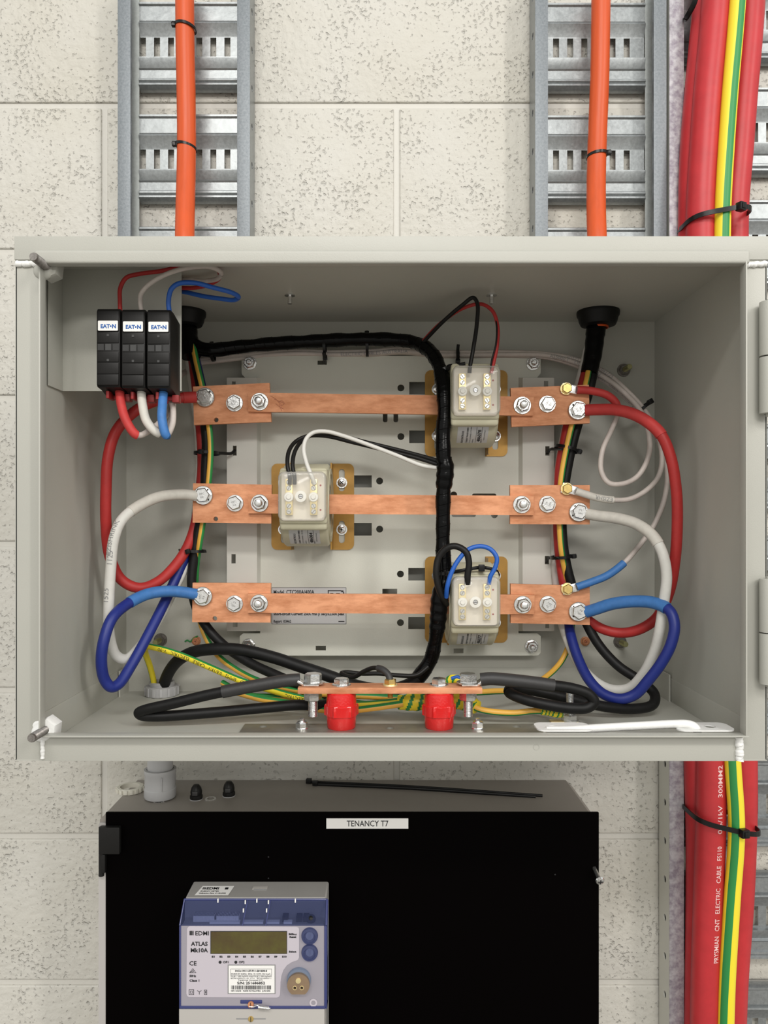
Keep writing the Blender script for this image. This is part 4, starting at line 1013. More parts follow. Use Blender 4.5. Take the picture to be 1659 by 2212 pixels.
# the heat-shrunk drop of the right hand cable
pa = Path([P(*q) for q in [(1292, 684, .970), (1288, 706, .970), (1285, 730, .968), (1281, 765, .966), (1272, 806, .963)]], 8)
b = tube(B(), pa, .0118, seg=24, rad=lambda s_: 1.03 if s_ < .024 else 1.0-.12*min(1, (s_-.024)/.05)+.02*math.sin(s_*400))
tag(fin(b, 'cable_sleeve', TAPE, ang=70), 'black taped sleeve hanging from the right roof grommet', 'cable sleeve')
pa = Path([P(*q) for q in [(399, 684, .970), (402, 706, .970), (405, 730, .966), (410, 752, .962), (414, 770, .960)]], 8)
b = tube(B(), pa, .0140, seg=24, rad=lambda s_: 1.0-.10*min(1, s_/.05)+.02*math.sin(s_*400))
tag(fin(b, 'cable_sleeve', TAPE, ang=70), 'black taped sleeve hanging behind the fuse holders on the left', 'cable sleeve')
# big black cable from the floor gland
pa, = [Path([P(*q) for q in [(352, 1515, .995), (354, 1482, .99), (366, 1450, .975), (388, 1424, .96), (420, 1408, .948), (465, 1402, .94), (520, 1404, .935), (590, 1420, .93), (650, 1440, .925), (710, 1460, .92), (780, 1484, .915), (840, 1490, .91), (885, 1478, .905), (905, 1463, .903)]], 8)]
b = tube(B(), pa, .0074, seg=20); tag(fin(b, 'supply_cable', BLK, ang=70), 'thick black cable arching out of the floor gland under the busbars', 'cable')

# control wires of the transformers --------------------------------
GW = 'thin transformer wires'
cable('wire', 'black wire looping high above the top transformer', 'wire', [(912, 742, .935), (925, 728, .925), (960, 692, .90), (1000, 658, .88), (1022, 643, .872), (1031, 655, .870), (1030, 700, .870), (1022, 755, .869), (1015, 795, .869), (1014, 806, .870)], .0023, BLKP, GW, seg=12)
cable('wire', 'red wire looping high above the top transformer', 'wire', [(908, 745, .94), (920, 730, .93), (952, 698, .91), (1000, 666, .89), (1040, 657, .878), (1064, 672, .872), (1075, 705, .870), (1074, 745, .869), (1066, 785, .869), (1061, 806, .870)], .0021, RED, GW, seg=12)
cable('wire', 'thin black wire twisted with the red wire over the top transformer', 'wire', [(1052, 664, .878), (1068, 680, .872), (1073, 705, .868), (1071, 745, .867), (1062, 780, .867), (1060, 798, .869)], .0010, BLKP, GW, seg=8)
cable('wire', 'outer black wire arching over the middle transformer to the loom', 'wire', [(626, 1046, .871), (626, 1030, .869), (621, 1005, .872), (624, 975, .882), (640, 953, .895), (665, 942, .90), (705, 942, .905), (760, 955, .91), (830, 972, .91), (900, 989, .905), (945, 1003, .898)], .0024, BLKP, GW, seg=12)
cable('wire', 'inner black wire arching over the middle transformer to the loom', 'wire', [(636, 1046, .871), (636, 1030, .869), (632, 1005, .872), (637, 975, .882), (655, 950, .895), (685, 937, .90), (725, 939, .905), (790, 955, .915), (860, 972, .912), (910, 985, .905), (945, 995, .898)], .0024, BLKP, GW, seg=12)
cable('wire', 'white wire arching over the middle transformer to the loom', 'wire', [(680, 1046, .871), (674, 1030, .869), (662, 1000, .872), (656, 970, .875), (662, 947, .880), (678, 934, .885), (704, 932, .89), (740, 941, .895), (800, 962, .90), (860, 985, .90), (910, 1005, .90), (945, 1011, .895)], .0024, WHI, GW, seg=12)
cable('wire', 'thick black wire hooped over the bottom transformer', 'wire', [(1010, 1262, .869), (1010, 1245, .867), (1013, 1215, .866), (1006, 1192, .866), (985, 1180, .868), (965, 1184, .87), (948, 1203, .872), (942, 1235, .872), (946, 1265, .874), (956, 1292, .88), (964, 1306, .89)], .0037, BLKP, GW, seg=12)
cable('wire', 'blue wire arching over the bottom transformer', 'wire', [(1056, 1262, .869), (1059, 1246, .867), (1070, 1225, .866), (1073, 1205, .866), (1060, 1187, .867), (1038, 1180, .868), (1012, 1187, .868), (990, 1210, .868), (974, 1240, .868), (966, 1268, .870), (964, 1290, .878)], .0026, BLUW, GW, seg=12)
cable('wire', 'thin black wire from the brass bolt on the earth bar', 'wire', [(843, 1470, .8325), (839, 1458, .835), (826, 1446, .84), (806, 1443, .85), (785, 1451, .86), (765, 1462, .868), (748, 1460, .874), (738, 1454, .88), (748, 1452, .885), (780, 1455, .888), (820, 1455, .89), (860, 1459, .892), (900, 1458, .892), (925, 1440, .895)], .0026, BLKP, GW, sleeves=[(0, 2.6, HSB, .0037, None)], seg=12)

# white metering tails --------------------------------------------
GD = 'white metering tails'
top_run = lambda dy, dd: [(405, 800, .985), (430, 782+dy, .985), (470, 776+dy, .985), (540, 768+dy, .99), (640, 762+dy, .99+dd), (720, 764+dy, .99+dd), (800, 762+dy, .986+dd), (870, 757+dy, .984+dd), (940, 764+dy, .985+dd), (1010, 765+dy, .985+dd), (1100, 764+dy, .985+dd)]
def fuse_tail(px, hook): return hook
W1 = [(258, 842, .790), (262, 875, .785), (274, 912, .78), (296, 940, .782), (330, 925, .80), (362, 893, .825), (372, 862, .85), (376, 830, .88)]+top_run(2, 0)+[(1180, 768, .983), (1250, 786, .978), (1310, 818, .97), (1350, 850, .955), (1385, 890, .94), (1402, 940, .93), (1401, 985, .925), (1378, 1028, .92), (1345, 1045, .915), (1315, 1043, .915), (1299, 1018, .918), (1301, 975, .92), (1320, 930, .925), (1334, 895, .925), (1331, 872, .924), (1312, 854, .923), (1275, 844, .923), (1246, 842, .923)]
o, pz = cable('metering_cable', 'white metering cable with red end sleeves, left of the three fuse tails', 'cable', W1, .0031, WHID, GD, sleeves=[(0, 3.1, REDH, .0046, 'red sleeve under the fuse holder'), (32.0, 36, REDH, .0047, 'red sleeve at the brass bolt')], texts=[('ELECTRIC CABLES AUSTRALIA', 13.2, .0045, .0031, .1, INKG, {}), ('AS5000.1    OLEX   4mm2', 19.1, .0045, .0031, .1, INKG, {})])
lug(o, (1240, 842), (1224, 840), PD-.0020, .0125, m=ZINC)
W2 = [(305, 842, .790), (308, 875, .785), (318, 912, .78), (343, 936, .783), (366, 915, .80), (374, 880, .825), (370, 850, .85), (374, 825, .885)]+top_run(-3, .003)+[(1180, 765, .985), (1250, 778, .982), (1310, 806, .975), (1355, 845, .96), (1395, 890, .945), (1420, 940, .94), (1430, 990, .935), (1422, 1030, .93), (1395, 1060, .925), (1360, 1078, .922), (1325, 1080, .920), (1290, 1075, .921), (1260, 1066, .922), (1244, 1061, .923)]
o, _ = cable('metering_cable', 'white metering cable with white end sleeves, middle of the three fuse tails', 'cable', W2, .0031, WHID, GD, sleeves=[(0, 3.0, WHIH, .0045, 'white sleeve under the fuse holder'), (29, 32, WHIH, .0045, 'white sleeve at the brass bolt')], texts=[('=0722   4mm2   1042725', 19.6, .0045, .0031, .1, INKG, {}), ('EZISHR', 29.1, .0045, .0045, .0, INKG, dict())])
lug(o, (1240, 1060), (1224, 1056), PD-.0020, .0125)
W3 = [(353, 842, .790), (351, 875, .782), (350, 905, .776), (359, 940, .778), (372, 918, .79), (374, 885, .80), (368, 855, .815), (372, 835, .87)]+top_run(4, .004)+[(1180, 772, .986), (1250, 792, .984), (1310, 826, .978), (1350, 858, .965), (1390, 905, .955), (1425, 960, .95), (1440, 1010, .945), (1437, 1070, .94), (1415, 1130, .935), (1380, 1180, .93), (1348, 1216, .925), (1312, 1243, .922), (1278, 1257, .922), (1246, 1268, .923)]
o, _ = cable('metering_cable', 'white metering cable with blue end sleeves, right of the three fuse tails', 'cable', W3, .0031, WHID, GD, sleeves=[(0, 3.15, BLUH, .0046, 'blue sleeve under the fuse holder'), (29, 32, BLUH, .0046, 'blue sleeve at the brass bolt')], texts=[('EE-91   OLEX   4mm2=1', 20.6, .0045, .0031, .1, INKG, {}), ('DU-90   4mm2', 23, .0045, .0031, .1, INKG, {})])
lug(o, (1242, 1269), (1225, 1272), PD-.0020, .0125)
# thin wires over the fuse holders
GF = 'thin wires looping above the fuse holders'
cable('wire', 'thin red wire looping over the left fuse holder', 'wire', [(260, 676, .79), (259, 650, .79), (260, 622, .79), (273, 600, .79), (300, 592, .79), (345, 586, .785), (395, 576, .785), (440, 575, .79), (470, 583, .80), (474, 600, .812), (450, 615, .822), (418, 622, .828), (390, 622, .832), (370, 628, .86), (385, 680, .94)], .0022, RED, GF, seg=12)
cable('wire', 'thin white wire looping over the middle fuse holder', 'wire', [(306, 676, .79), (303, 652, .785), (305, 635, .78), (325, 612, .775), (365, 590, .772), (410, 578, .775), (455, 577, .785), (477, 588, .795), (470, 602, .81), (440, 607, .822), (400, 604, .83), (375, 610, .85), (378, 690, .95)], .0024, WHID, GF, seg=12)
cable('wire', 'thin blue wire looping over the right fuse holder', 'wire', [(366, 676, .79), (364, 650, .788), (370, 625, .785), (385, 613, .785), (420, 611, .785), (460, 621, .79), (500, 632, .80), (515, 641, .81), (505, 648, .82), (475, 645, .825), (440, 640, .83), (400, 631, .835), (380, 630, .85), (385, 700, .94)], .0025, BLUW, GF, seg=12)

# cable ties on the looms
tie('black cable tie round the loom beside the left sleeve', 459, 762, .966, (1, -.1), .0100, .0115, ha=-100, hs=.0045)
tie('black cable tie on the loom ending in the plate slot', 701, 748, .978, (1, -.05), .0130, .0125, ha=85, tail=[(699, 762, .965), (701, 775, .975), (700, 784, .986)])
tie('black cable tie round loom and white cables above the plate', 793, 746, .978, (1, -.02), .0135, .0130, ha=-95)
tie('black cable tie standing upright above the top transformer', 989, 768, .984, (1, 0), .0050, .0052, ha=90, tail=[(989, 775, .977), (989, 755, .98), (990, 744, .98)])
tie('black cable tie holding the white metering cables at the right', 1388, 880, .95, (.6, 1), .0105, .0100, ha=-100, hs=.0058, tilt=.1)
tie('black cable tie binding the left bundle level with the top slot', 447, 979, .957, (0, 1), .0150, .0180, ha=10, tail=[(455, 978, .940), (480, 979, .96), (500, 979, .975), (508, 972, .982)])
tie('black cable tie binding red, black and earth cables left of the middle', 416, 1190, .955, (.3, 1), .0150, .0150, ha=5, tilt=-.35)
tie('black cable tie binding the right bundle level with the top slot', 1224, 970, .957, (-.3, 1), .0140, .0180, ha=-60, tail=[(1215, 970, .940), (1200, 970, .96), (1188, 971, .972), (1182, 980, .982)])
tie('black cable tie binding the right bundle level with the lower slot', 1213, 1203, .957, (.1, 1), .0130, .0170, ha=-60, tail=[(1205, 1204, .940), (1195, 1205, .96), (1184, 1206, .972), (1181, 1215, .982)])
t_ = tie('black cable tie stretched across the bottom transformer', 957, 1238, .893, (.05, 1), .0100, .0100, ha=-20, tail=[(966, 1238, .885), (1000, 1232, .878), (1040, 1226, .880), (1070, 1232, .885), (1078, 1244, .895)])
b = B(); q = P(1040, 1226, .877); b.box(q.x-.0035, q.x+.0035, q.y-.003, q.y+.002, q.z-.0045, q.z+.0035, bev=.0008); fin(b, 'locking_head', TIE, t_)
tie('black cable tie from the loom to the top transformer cover', 958, 800, .906, (.35, 1), .0092, .0092, ha=-40, tail=[(966, 797, .895), (985, 790, .885), (1005, 785, .880)])

# ================================================================== fuse holders
fd = .7720
def make_fuse():
    X0, X1 = X_(208, fd), X_(259.5, fd); W = X1-X0; Zt, Zb = Z_(666, fd), Z_(836, fd)
    t_ = thing('fuse_holder', 'left one of three black fuse holders, above the red sleeved wire', 'fuse holder', ((X0+X1)/2, .809, Zb), 'black fuse holders with white name plates')
    b_ = B(); prof = [(fd+.0025, Zt), (fd, Zt-.003), (fd, Zb+.0025), (fd+.002, Zb), (.785, Zb-.001), (.796, Zb-.004), (.8095, Zb-.004), (.8095, Zt-.006), (.80, Zt-.003), (.785, Zt)]
    b_.extr(prof, X0+.0002, X1-.0002); 
    bmesh.ops.bevel(b_.bm, geom=[e_ for e_ in b_.bm.edges if abs(e_.verts[0].co.x-e_.verts[1].co.x) < 1e-6 and min(e_.verts[0].co.y, e_.verts[1].co.y) < .79], offset=.0009, segments=2, profile=.5, affect='EDGES')
    fin(b_, 'body', BLKP, t_, ang=40)
    zz = lambda py: Z_(py, fd)
    b_ = B()
    b_.box(X0+.0012, X1-.0012, fd-.0008, fd+.001, zz(716), zz(672), bev=.0005); b_.box(X0+.0012, X1-.0012, fd-.0008, fd+.001, zz(741), zz(719), bev=.0005)
    b_.box(X0+.0012, X1-.0012, fd-.0009, fd+.001, zz(782), zz(760), bev=.0005); b_.box(X0+.0012, X1-.0012, fd-.0012, fd+.001, zz(808), zz(784), bev=.0005)
    b_.box(X0+.0012, X1-.0012, fd-.0016, fd+.001, zz(832), zz(809), bev=.0006); fin(b_, 'fuse_carrier', BLKP, t_)
    b_ = B(); b_.box(X0+.0022, X1-.0018, fd-.0016, fd-.0007, zz(715), zz(693.5), bev=.0009, only='y'); lp = fin(b_, 'name_plate', LBL, t_)
    b_ = B(); ptext(b_, 'EAT', 217.5, 708.5, fd-.0017, 8.2, 20, bold=.45, shear=0); ptext(b_, 'N', 242, 708.5, fd-.0017, 8.2, 8.5, bold=.5)
    q = P(239, 704.5, fd-.0017); b_.cyl(q, .0009, .0001, (0, -1, 0), n=14)
    fin(b_, 'lettering', INKB, lp, smooth=False)
    for k, (pa_, pb_) in enumerate(((211, 224.5), (227.5, 240), (244, 257))):
        b_ = B(); b_.box(X_(pa_, fd), X_(pb_, fd), fd-.0002, fd+.001, zz(756.5), zz(743)); fin(b_, 'window', DARKM if k != 1 else MATS.setdefault('smoke_window', mat('smoke_window', (.05, .05, .05), .2)), t_)
    b_ = B()
    for py in (722, 776): b_.box(X_(231.5, fd), X_(236.5, fd), fd-.0014, fd, zz(py+5), zz(py))
    fin(b_, 'test_point', MATS['smoke_window'], t_)
    b_ = B(); cx = X_(258, .8); b_.box(X0+.006, X0+.009, .782, .800, Zb-.0095, Zb-.002, bev=.0006); b_.box(X0+.009, X1+.001, .795, .802, Zb-.0085, Zb-.0045, bev=.0006); b_.box(X1-.004, X1+.003, .792, .802, Zb-.0110, Zb-.0035, bev=.0006)
    fin(b_, 'rail_clip', DRED, t_)
    return t_
f0 = make_fuse(); L0 = f0.location.copy(); pitch = 54.0*fd/F
dup(f0, L0+Vector((pitch, 0, -.0008)), 'middle one of three black fuse holders, above the white sleeved wire')
dup(f0, L0+Vector((pitch*2+.0004, 0, -.0011)), 'right one of three black fuse holders, above the blue sleeved wire')

# ================================================================== earth bar on the floor
zt_ = CZ-.1757; bt = .0065; by0, by1 = .8200, .8455; zs_ = ZB+.0022
eb = thing('earth_bar', 'horizontal copper bar on two red insulators at the enclosure floor', 'busbar', (X_(843, .832), .832, ZB))
b = B(); wx0, wx1 = X_(643, .82), X_(1042, .82); b.box(wx0, wx1, by0, by1, zt_-bt, zt_, bev=.0005); fin(b, 'bar', COP, eb)
for px in (737.5, 948.5):
    x = X_(px, .8315); h = zt_-bt-zs_; b = B()
    b.lathe([(0, 0), (.0146, 0), (.0154, .001), (.0162, h*.36)], (x, .8315, zs_), n=40)
    b.lathe([(.0162, h*.34), (.0185, h*.36), (.0185, h*.62), (.0178, h*.66), (.015, h*.66)], (x, .8315, zs_), n=6, rot=.12)
    b.lathe([(.0172, h*.36), (.0176, h*.64)], (x, .8315, zs_), n=40)
    b.lathe([(0, h*.6), (.0166, h*.6), (.0156, h-.001), (.0146, h), (0, h)], (x, .8315, zs_), n=40)
    fin(b, 'insulator', REDI, eb, ang=40)
    make_bolt((x, .8325, zt_), (0, 0, 1), eb, .0103, .0084, .0062, .35)
b = B(); q = (X_(843, .833), .8325, zt_); 
make_bolt(q, (0, 0, 1), eb, .0080, .0066, .0055, .3, mats=(BRASS, BRASSL, BRASS), name='brass_bolt')
b = B(); prof = [(0, 0)]; z_ = 0
while z_ < .0065: prof += [(.0030, z_), (.0026, z_+.0005), (.0030, z_+.001)]; z_ += .0011
b.lathe(prof+[(0, z_)], (q[0], q[1], zt_-bt), (0, 0, -1), n=14); fin(b, 'brass_shank', BRASS, eb)
for px in (676, 1011):
    x = X_(px, .833); bo = make_bolt((x, .833, zt_+.0026), (0, 0, 1), eb, .0124, .0100, .0088, .35 if px < 800 else .5, name='terminal_bolt')
    b = B(); hexhead(b, (x, .833, zt_-bt), .0098, .0095, (0, 0, -1), .3); fin(b, 'nut', ZINC, bo)
    b = B(); prof = [(0, 0)]; z_ = 0
    while z_ < .017: prof += [(.0054, z_), (.0047, z_+.0007), (.0054, z_+.0014)]; z_ += .0015
    b.lathe(prof+[(0, z_)], (x, .833, zt_-bt-.009), (0, 0, -1), n=18); fin(b, 'threaded_shank', ZINC, bo)
b.bm if False else None
stp = B(); me = plate_mesh(rr(X_(520, .82), .798, X_(1170, .82), .8462, .001), [circ(X_(568, .832), .834, .0042), circ(X_(843, .830), .828, .0042), circ(X_(1117, .832), .834, .0042)], .0021)
stp.mesh(me, Matrix.Translation((0, 0, ZB+.00115))); fin(stp, 'base_strap', STRAP, eb)
for px in (652, 1032):
    x = X_(px, .826); make_bolt((x, .826, zs_), (0, 0, 1), eb, .0070, .0066, .0055, .3, nut=True, studl=.0045, sr=.0030, name='strap_nut')

# ================================================================== meter cabinet below
DF, DBk = .9450, WD
X0, X1 = X_(213, DF), X_(1292, DF); ZT2 = CZ-.3560; ZB2 = CZ-.86
cab = thing('meter_cabinet', 'dark grey meter cabinet with black front panel below the open enclosure', 'electrical cabinet', ((X0+X1)/2, DBk, ZB2))
b = B(); b.box(X0, X1-.001, DF+.004, DBk-.0005, ZB2, ZT2, bev=.010, only='y', seg=1); 
fin(b, 'cabinet_body', CAB, cab)
b = B(); b.box(X0-.0003, X_(229, DF), DF+.0006, DF+.012, ZB2, ZT2-.0125, bev=.003, only='y'); fin(b, 'side_edge', CABS, cab)
b = B(); pf = X_(228, DF); b.box(pf, X_(1294, DF), DF-.0005, DF+.0038, ZB2, ZT2+.0005, bev=.0012); pan = fin(b, 'front_panel', DOORM, cab)
b = B()
for px, py in ((580, 1851), (580, 1897), (1199, 1889)): b.cyl(P(px, py, DF-.0004), .0009, .0003, (0, -1, 0), n=10)
fin(b, 'pin_hole', INK, pan)
b = B(); b.pb(705, 1768, 882, 1790, DF-.0010, DF-.0004); tl = fin(b, 'name_label', LBL, pan, smooth=False)
b = B(); ptext(b, 'TENANCY T7', 749, 1785, DF-.0011, 12.5, 90, bold=.12); fin(b, 'lettering', INK, tl, smooth=False)
b = B(); b.pb(213, 1788, 258, 1846, DF-.0080, DF, bev=.0012); b.pb(212, 1846, 227, 1888, DF-.0060, DF+.002, bev=.0025); b.cyl(P(219, 1892, DF-.003), .0032, .060, (0, 0, 1), n=16); fin(b, 'hinge', BLKP, cab)
b = B(); q = P(1284, 1884, DF-.0004); a = Vector((.09, -1, -.38)).normalized()
b.lathe([(0, 0), (.0024, 0), (.0024, .020), (0, .020)], q+Vector((0, .001, .005)), a, n=14); b.lathe([(0, 0), (.0052, 0), (.0056, .001), (.0048, .0028), (.0025, .0036), (0, .0038)], q+Vector((0, .001, .005))+a*.019, a, n=24)
M = Matrix.Translation(q+Vector((0, .001, .005))+a*.0229) @ Vector((0, -1, 0)).rotation_difference(a).to_matrix().to_4x4()
b.box(-.003, .003, -.0002, .0008, -.0006, .0006, M=M, mi=1); b.box(-.0006, .0006, -.0002, .0008, -.003, .003, M=M, mi=1)
fin(b, 'panel_screw', [ZINC, DARKM], cab)

# loose bits on top of the cabinet
zc = ZT2+.0001
b = B(); x, y = X_(283, 1.025), 1.0215
b.lathe([(.0128, 0), (.0168, 0), (.0172, .001), (.0172, .0058), (.0165, .0065), (.0128, .0065)], (x, y, zc), n=36, closed=True)
for k in range(16): b.box(.0168, .0186, -.0020, .0020, .0006, .0060, bev=.0004, M=Matrix.Translation((x, y, zc)) @ Matrix.Rotation(2*PI*k/16, 4, 'Z'))
tag(fin(b, 'lock_nut', PVCL), 'loose cream ribbed lock nut lying left of the conduit coupler', 'lock nut')
for px, dd, lab_ in ((424, .992, 'left of the two small black caps on the cabinet top'), (494.5, 1.004, 'right of the two small black caps on the cabinet top')):
    x = X_(px, dd); b = B()
    b.lathe([(0, 0), (.0078, 0), (.0080, .001), (.0080, .0052), (.0066, .0064)], (x, dd, zc), n=6, rot=.3)
    b.lathe([(.0066, .0058), (.0072, .0062), (.0074, .010), (.0062, .0150), (.0036, .0185), (0, .0192)], (x, dd, zc), n=24)
    t_ = fin(b, 'terminal_cap', BLKP); tag(t_, lab_, 'plastic cap', 'black caps on the cabinet top')
    b = B(); b.lathe([(.0078, -.00005), (.0084, 0), (.0084, .0008), (.0078, .0008)], (x, dd, zc), n=20, closed=True); fin(b, 'base_ring', PVC, t_)
    b = B(); b.box(x-.0034, x+.0034, dd-.0082, dd-.0072, zc+.0066, zc+.0118, bev=.0004); fin(b, 'moulded_mark', HSB, t_)
for px, dd, lab_ in ((344, .985, 'small toothed washer in front of the conduit coupler'), (455, .992, 'small toothed washer between the two black caps')):
    x = X_(px, dd); b = B(); me = plate_mesh([((.0064 if k % 2 else .0078)*math.cos(2*PI*k/32), (.0064 if k % 2 else .0078)*math.sin(2*PI*k/32)) for k in range(32)], [circ(0, 0, .0044)], .0006)
    b.mesh(me, Matrix.Translation((x, dd, zc+.0004)) @ Matrix.Rotation(.05, 4, 'X')); tag(fin(b, 'toothed_washer', ZINC), lab_, 'washer', 'toothed washers on the cabinet top')
for (ax_, ad, bx_, bd_), lab_ in (((668, 1.052, 1172, 1.000), 'longer loose black tie lying on the cabinet top, head farther back'), ((682, 1.043, 1157, .996), 'loose black tie lying on the cabinet top, head nearer the front')):
    A, D = Vector((X_(ax_, ad), ad, zc+.0016)), Vector((X_(bx_, bd_), bd_, zc+.0012))
    mid = A.lerp(D, .45)+Vector((0, .0015, .0012))
    t_ = thing('cable_tie', lab_, 'cable tie', A, 'loose cable ties on the cabinet top')
    b = B(); tube(b, Path([A, mid, D], 14), .0021, seg=8, flat=.5); fin(b, 'strap', TIE, t_, ang=50)
    b = B(); M = Matrix.Translation(A+Vector((0, 0, .0016))) @ Matrix.Rotation(math.atan2((D-A).y, (D-A).x), 4, 'Z'); b.box(-.0040, .0030, -.0034, .0034, -.003, .0032, bev=.0006, M=M); fin(b, 'locking_head', TIE, t_)

# ================================================================== energy meter
MX0, MX1 = -.2316, -.0625; MD = .8860
mt = thing('energy_meter', 'grey electricity meter with blue tinted cover mounted on the black panel', 'electricity meter', ((MX0+MX1)/2, DF-.0005, CZ-.66))
zA, zB, zC_ = CZ-.4405, CZ-.4640, Z_(2178, MD)
b = B(); b.extr([(DF-.0006, zA), (.906, zA-.0005), (.904, zA-.003), (.9035, zB-.004), (.900, zC_-.0005), (.900, CZ-.66), (DF-.0006, CZ-.66)], MX0+.0015, MX1-.001)
bmesh.ops.bevel(b.bm, geom=[e_ for e_ in b.bm.edges if (e_.verts[0].co.x+e_.verts[1].co.x)/2 > MX0+.0014 and abs(e_.verts[0].co.x-e_.verts[1].co.x) < 1e-6 and e_.verts[0].co.z > CZ-.46 and e_.verts[1].co.z > CZ-.46], offset=.0025, segments=3, profile=.5, affect='EDGES')
body = fin(b, 'meter_body', MBODY, mt, ang=40)
b = B(); q = P(565, 1910, .94); b.box(q.x-.009, q.x+.009, .925, .933, zA-.001, zA+.0006, bev=.0004); b.box(q.x-.007, q.x+.0085, .9235, .925, zA-.001, zA+.0007, mi=1); fin(b, 'latch_slot', [MBASE, INKG], body)
# top sticker, lying on the sloping top face
b = B(); x0, x1 = X_(434, .93), X_(507, .93)
b.poly([(x0-.003, .9095, zA+.0002), (x1-.004, .9095, zA+.0002), (x1-.001, .9330, zA+.0002), (x0+.0015, .9330, zA+.0002)]); ts = fin(b, 'top_sticker', LBL, mt, smooth=False)
b = B()
def toptext(s, x, y, h, wdt, bold=0):
    me = text_mesh(s, h/.7, bold); W = max(v.co.x for v in me.vertices); b.mesh(me, Matrix.Translation((x, y, zA+.0004)) @ Matrix.Diagonal((wdt/W, 1, 1, 1))); bpy.data.meshes.remove(me)
toptext('EDMI', x0+.0075, .9240, .0055, .0150, .0002); toptext('ENERGY METER', x0+.0020, .9180, .0030, .0220); toptext('Calibration Date  21-06-2022', x0+.0012, .9130, .0030, .0320)
for k in range(3): b.box(x0+.0030+k*.0014, x0+.0040+k*.0014, .9240, .9295, zA+.0003, zA+.0004)
b.box(x1-.011, x1-.007, .924, .929, zA+.0003, zA+.0004); fin(b, 'printed_text', INK, ts, smooth=False)
# cover: sloped top window, rims
b = B(); Xc0, Xc1 = MX0-.0004, MX1+.0010
b.poly([(Xc0, MD, zB), (Xc1, MD, zB), (Xc1-.001, .9045, zA-.0022), (Xc0+.001, .9045, zA-.0022)])
b.poly([(Xc0, MD, zC_), (Xc0, .912, zC_), (Xc0, .912, zA-.006), (Xc0+.001, .9045, zA-.0022), (Xc0, MD, zB)])
b.poly([(Xc1, MD, zC_), (Xc1, MD, zB), (Xc1-.001, .9045, zA-.0022), (Xc1, .912, zA-.006), (Xc1, .912, zC_)])
fin(b, 'tinted_cover', BLUEC, mt, smooth=False)
b = B(); rw = .0022
b.box(Xc0, Xc0+rw, MD-.0006, MD+.0045, zC_, zB, bev=.0008); b.box(Xc1-rw*1.6, Xc1, MD-.0006, MD+.0045, zC_, zB, bev=.0010)
b.box(Xc0, Xc1, MD-.0006, MD+.012, zC_-.0005, zC_+.0026, bev=.0008)
tube(b, Path([Vector((Xc0+.0005, MD+.0005, zB)), Vector((Xc0+.0013, .9045, zA-.0022))], 3), .0009, seg=8)
tube(b, Path([Vector((Xc1-.001, MD+.0005, zB)), Vector((Xc1-.0015, .9045, zA-.0022))], 3), .0014, seg=8)
tube(b, Path([Vector((Xc0+.001, .9045, zA-.0022)), Vector((Xc1-.001, .9045, zA-.0022))], 3), .0012, seg=8)
for px, ya, yb in ((525, 1952, 2000), (575, 1952, 2000)):
    xx = X_(px, .89); tube(b, Path([Vector((xx, MD, zB)), Vector((xx+.003, .9035, zA-.003))], 3), .0007, seg=6)
fin(b, 'cover_rim', BLUEE, mt)
# white ribs and terminal gear under the sloped window
b = B(); xs = lambda px: X_(px, .895)
b.box(MX0+.003, MX1-.003, .8885, .9035, zB-.012, zB+.0005, mi=1)
for pa_, pb_ in ((418, 463), (468, 516)):
    b.box(xs(pa_), xs(pb_), .8935, .9035, zB+.0005, zB+.0075, mi=0)
    for k in range(15):
        xx = xs(pa_)+(xs(pb_)-xs(pa_))*(k+.5)/15; b.box(xx-.0004, xx+.0004, .8928, .9035, zB+.001, zB+.0075, mi=0)
for pa_, pb_ in ((455, 520), (528, 570), (578, 605), (614, 632)): b.box(xs(pa_), xs(pb_), .8888, .894, zB+.0002, zB+.0030, mi=0)
for pa_ in (610, 640, 655): b.box(xs(pa_), xs(pa_+12), .893, .9035, zB, zB+.006, mi=2)
b.sph((xs(672), .895, zB+.003), .0055, mi=2)
fin(b, 'terminal_gear', [LBL, MBODY, BLKP], mt)
b = B()
for px, py in ((471, 1947), (555, 1947), (638, 1947), (530, 1950), (580, 1950), (526, 1968), (576, 1968)):
    f_ = (py-1944)/56; y_ = .9045+(MD-.9045)*f_-.0008; z_ = zA-.0022+(zB-zA+.0022)*f_+.0006; b.box(X_(px, y_)-.0007, X_(px, y_)+.0007, y_-.0008, y_+.0008, z_-.0020, z_+.0022)
fin(b, 'cover_rib', LBL, mt)
# face
b = B(); b.box(Xc0+rw, Xc1-rw*1.6, MD+.0004, MD+.004, zC_+.0026, zB-.0001); face = fin(b, 'face_plate', MFACE, mt, smooth=False)
fy = MD+.0002
b = B(); arc = [(607+42*(1-math.cos(a_))*1.0, 2105-0*math.sin(a_)) for a_ in ()]
pts = [(404, 2006), (407, 2002), (410, 2000.5), (640, 2002), (645, 2004), (646, 2008), (646, 2068), (644, 2073), (640, 2075), (631, 2078), (620, 2085), (612, 2096), (608, 2108), (606, 2122), (605, 2148), (603, 2153), (598, 2155), (408, 2154), (404, 2151), (402.5, 2146)]
pplate(b, fy-.0002, .0003, list(reversed(pts))); wl = fin(b, 'white_label', MWHITE, face, smooth=False)
fy2 = fy-.0004
b = B()
def mt_(s, x, y, h, w_, bold=0): ptext(b, s, x, y, fy2-.0001, h, w_, bold=bold)
mt_('EDMI', 422, 2020.5, 9, 29, .12)
for k, (hh) in enumerate((0, 1, 2)): b.pb(409.5+k*3.4, 2011, 412.3+k*3.2-(.6 if k == 2 else 0), 2020.5, fy2-.0001, fy2)
mt_('ATLAS', 412.5, 2043, 8.6, 36, .3); mt_('Mk10A', 412, 2057, 8.6, 37, .3)
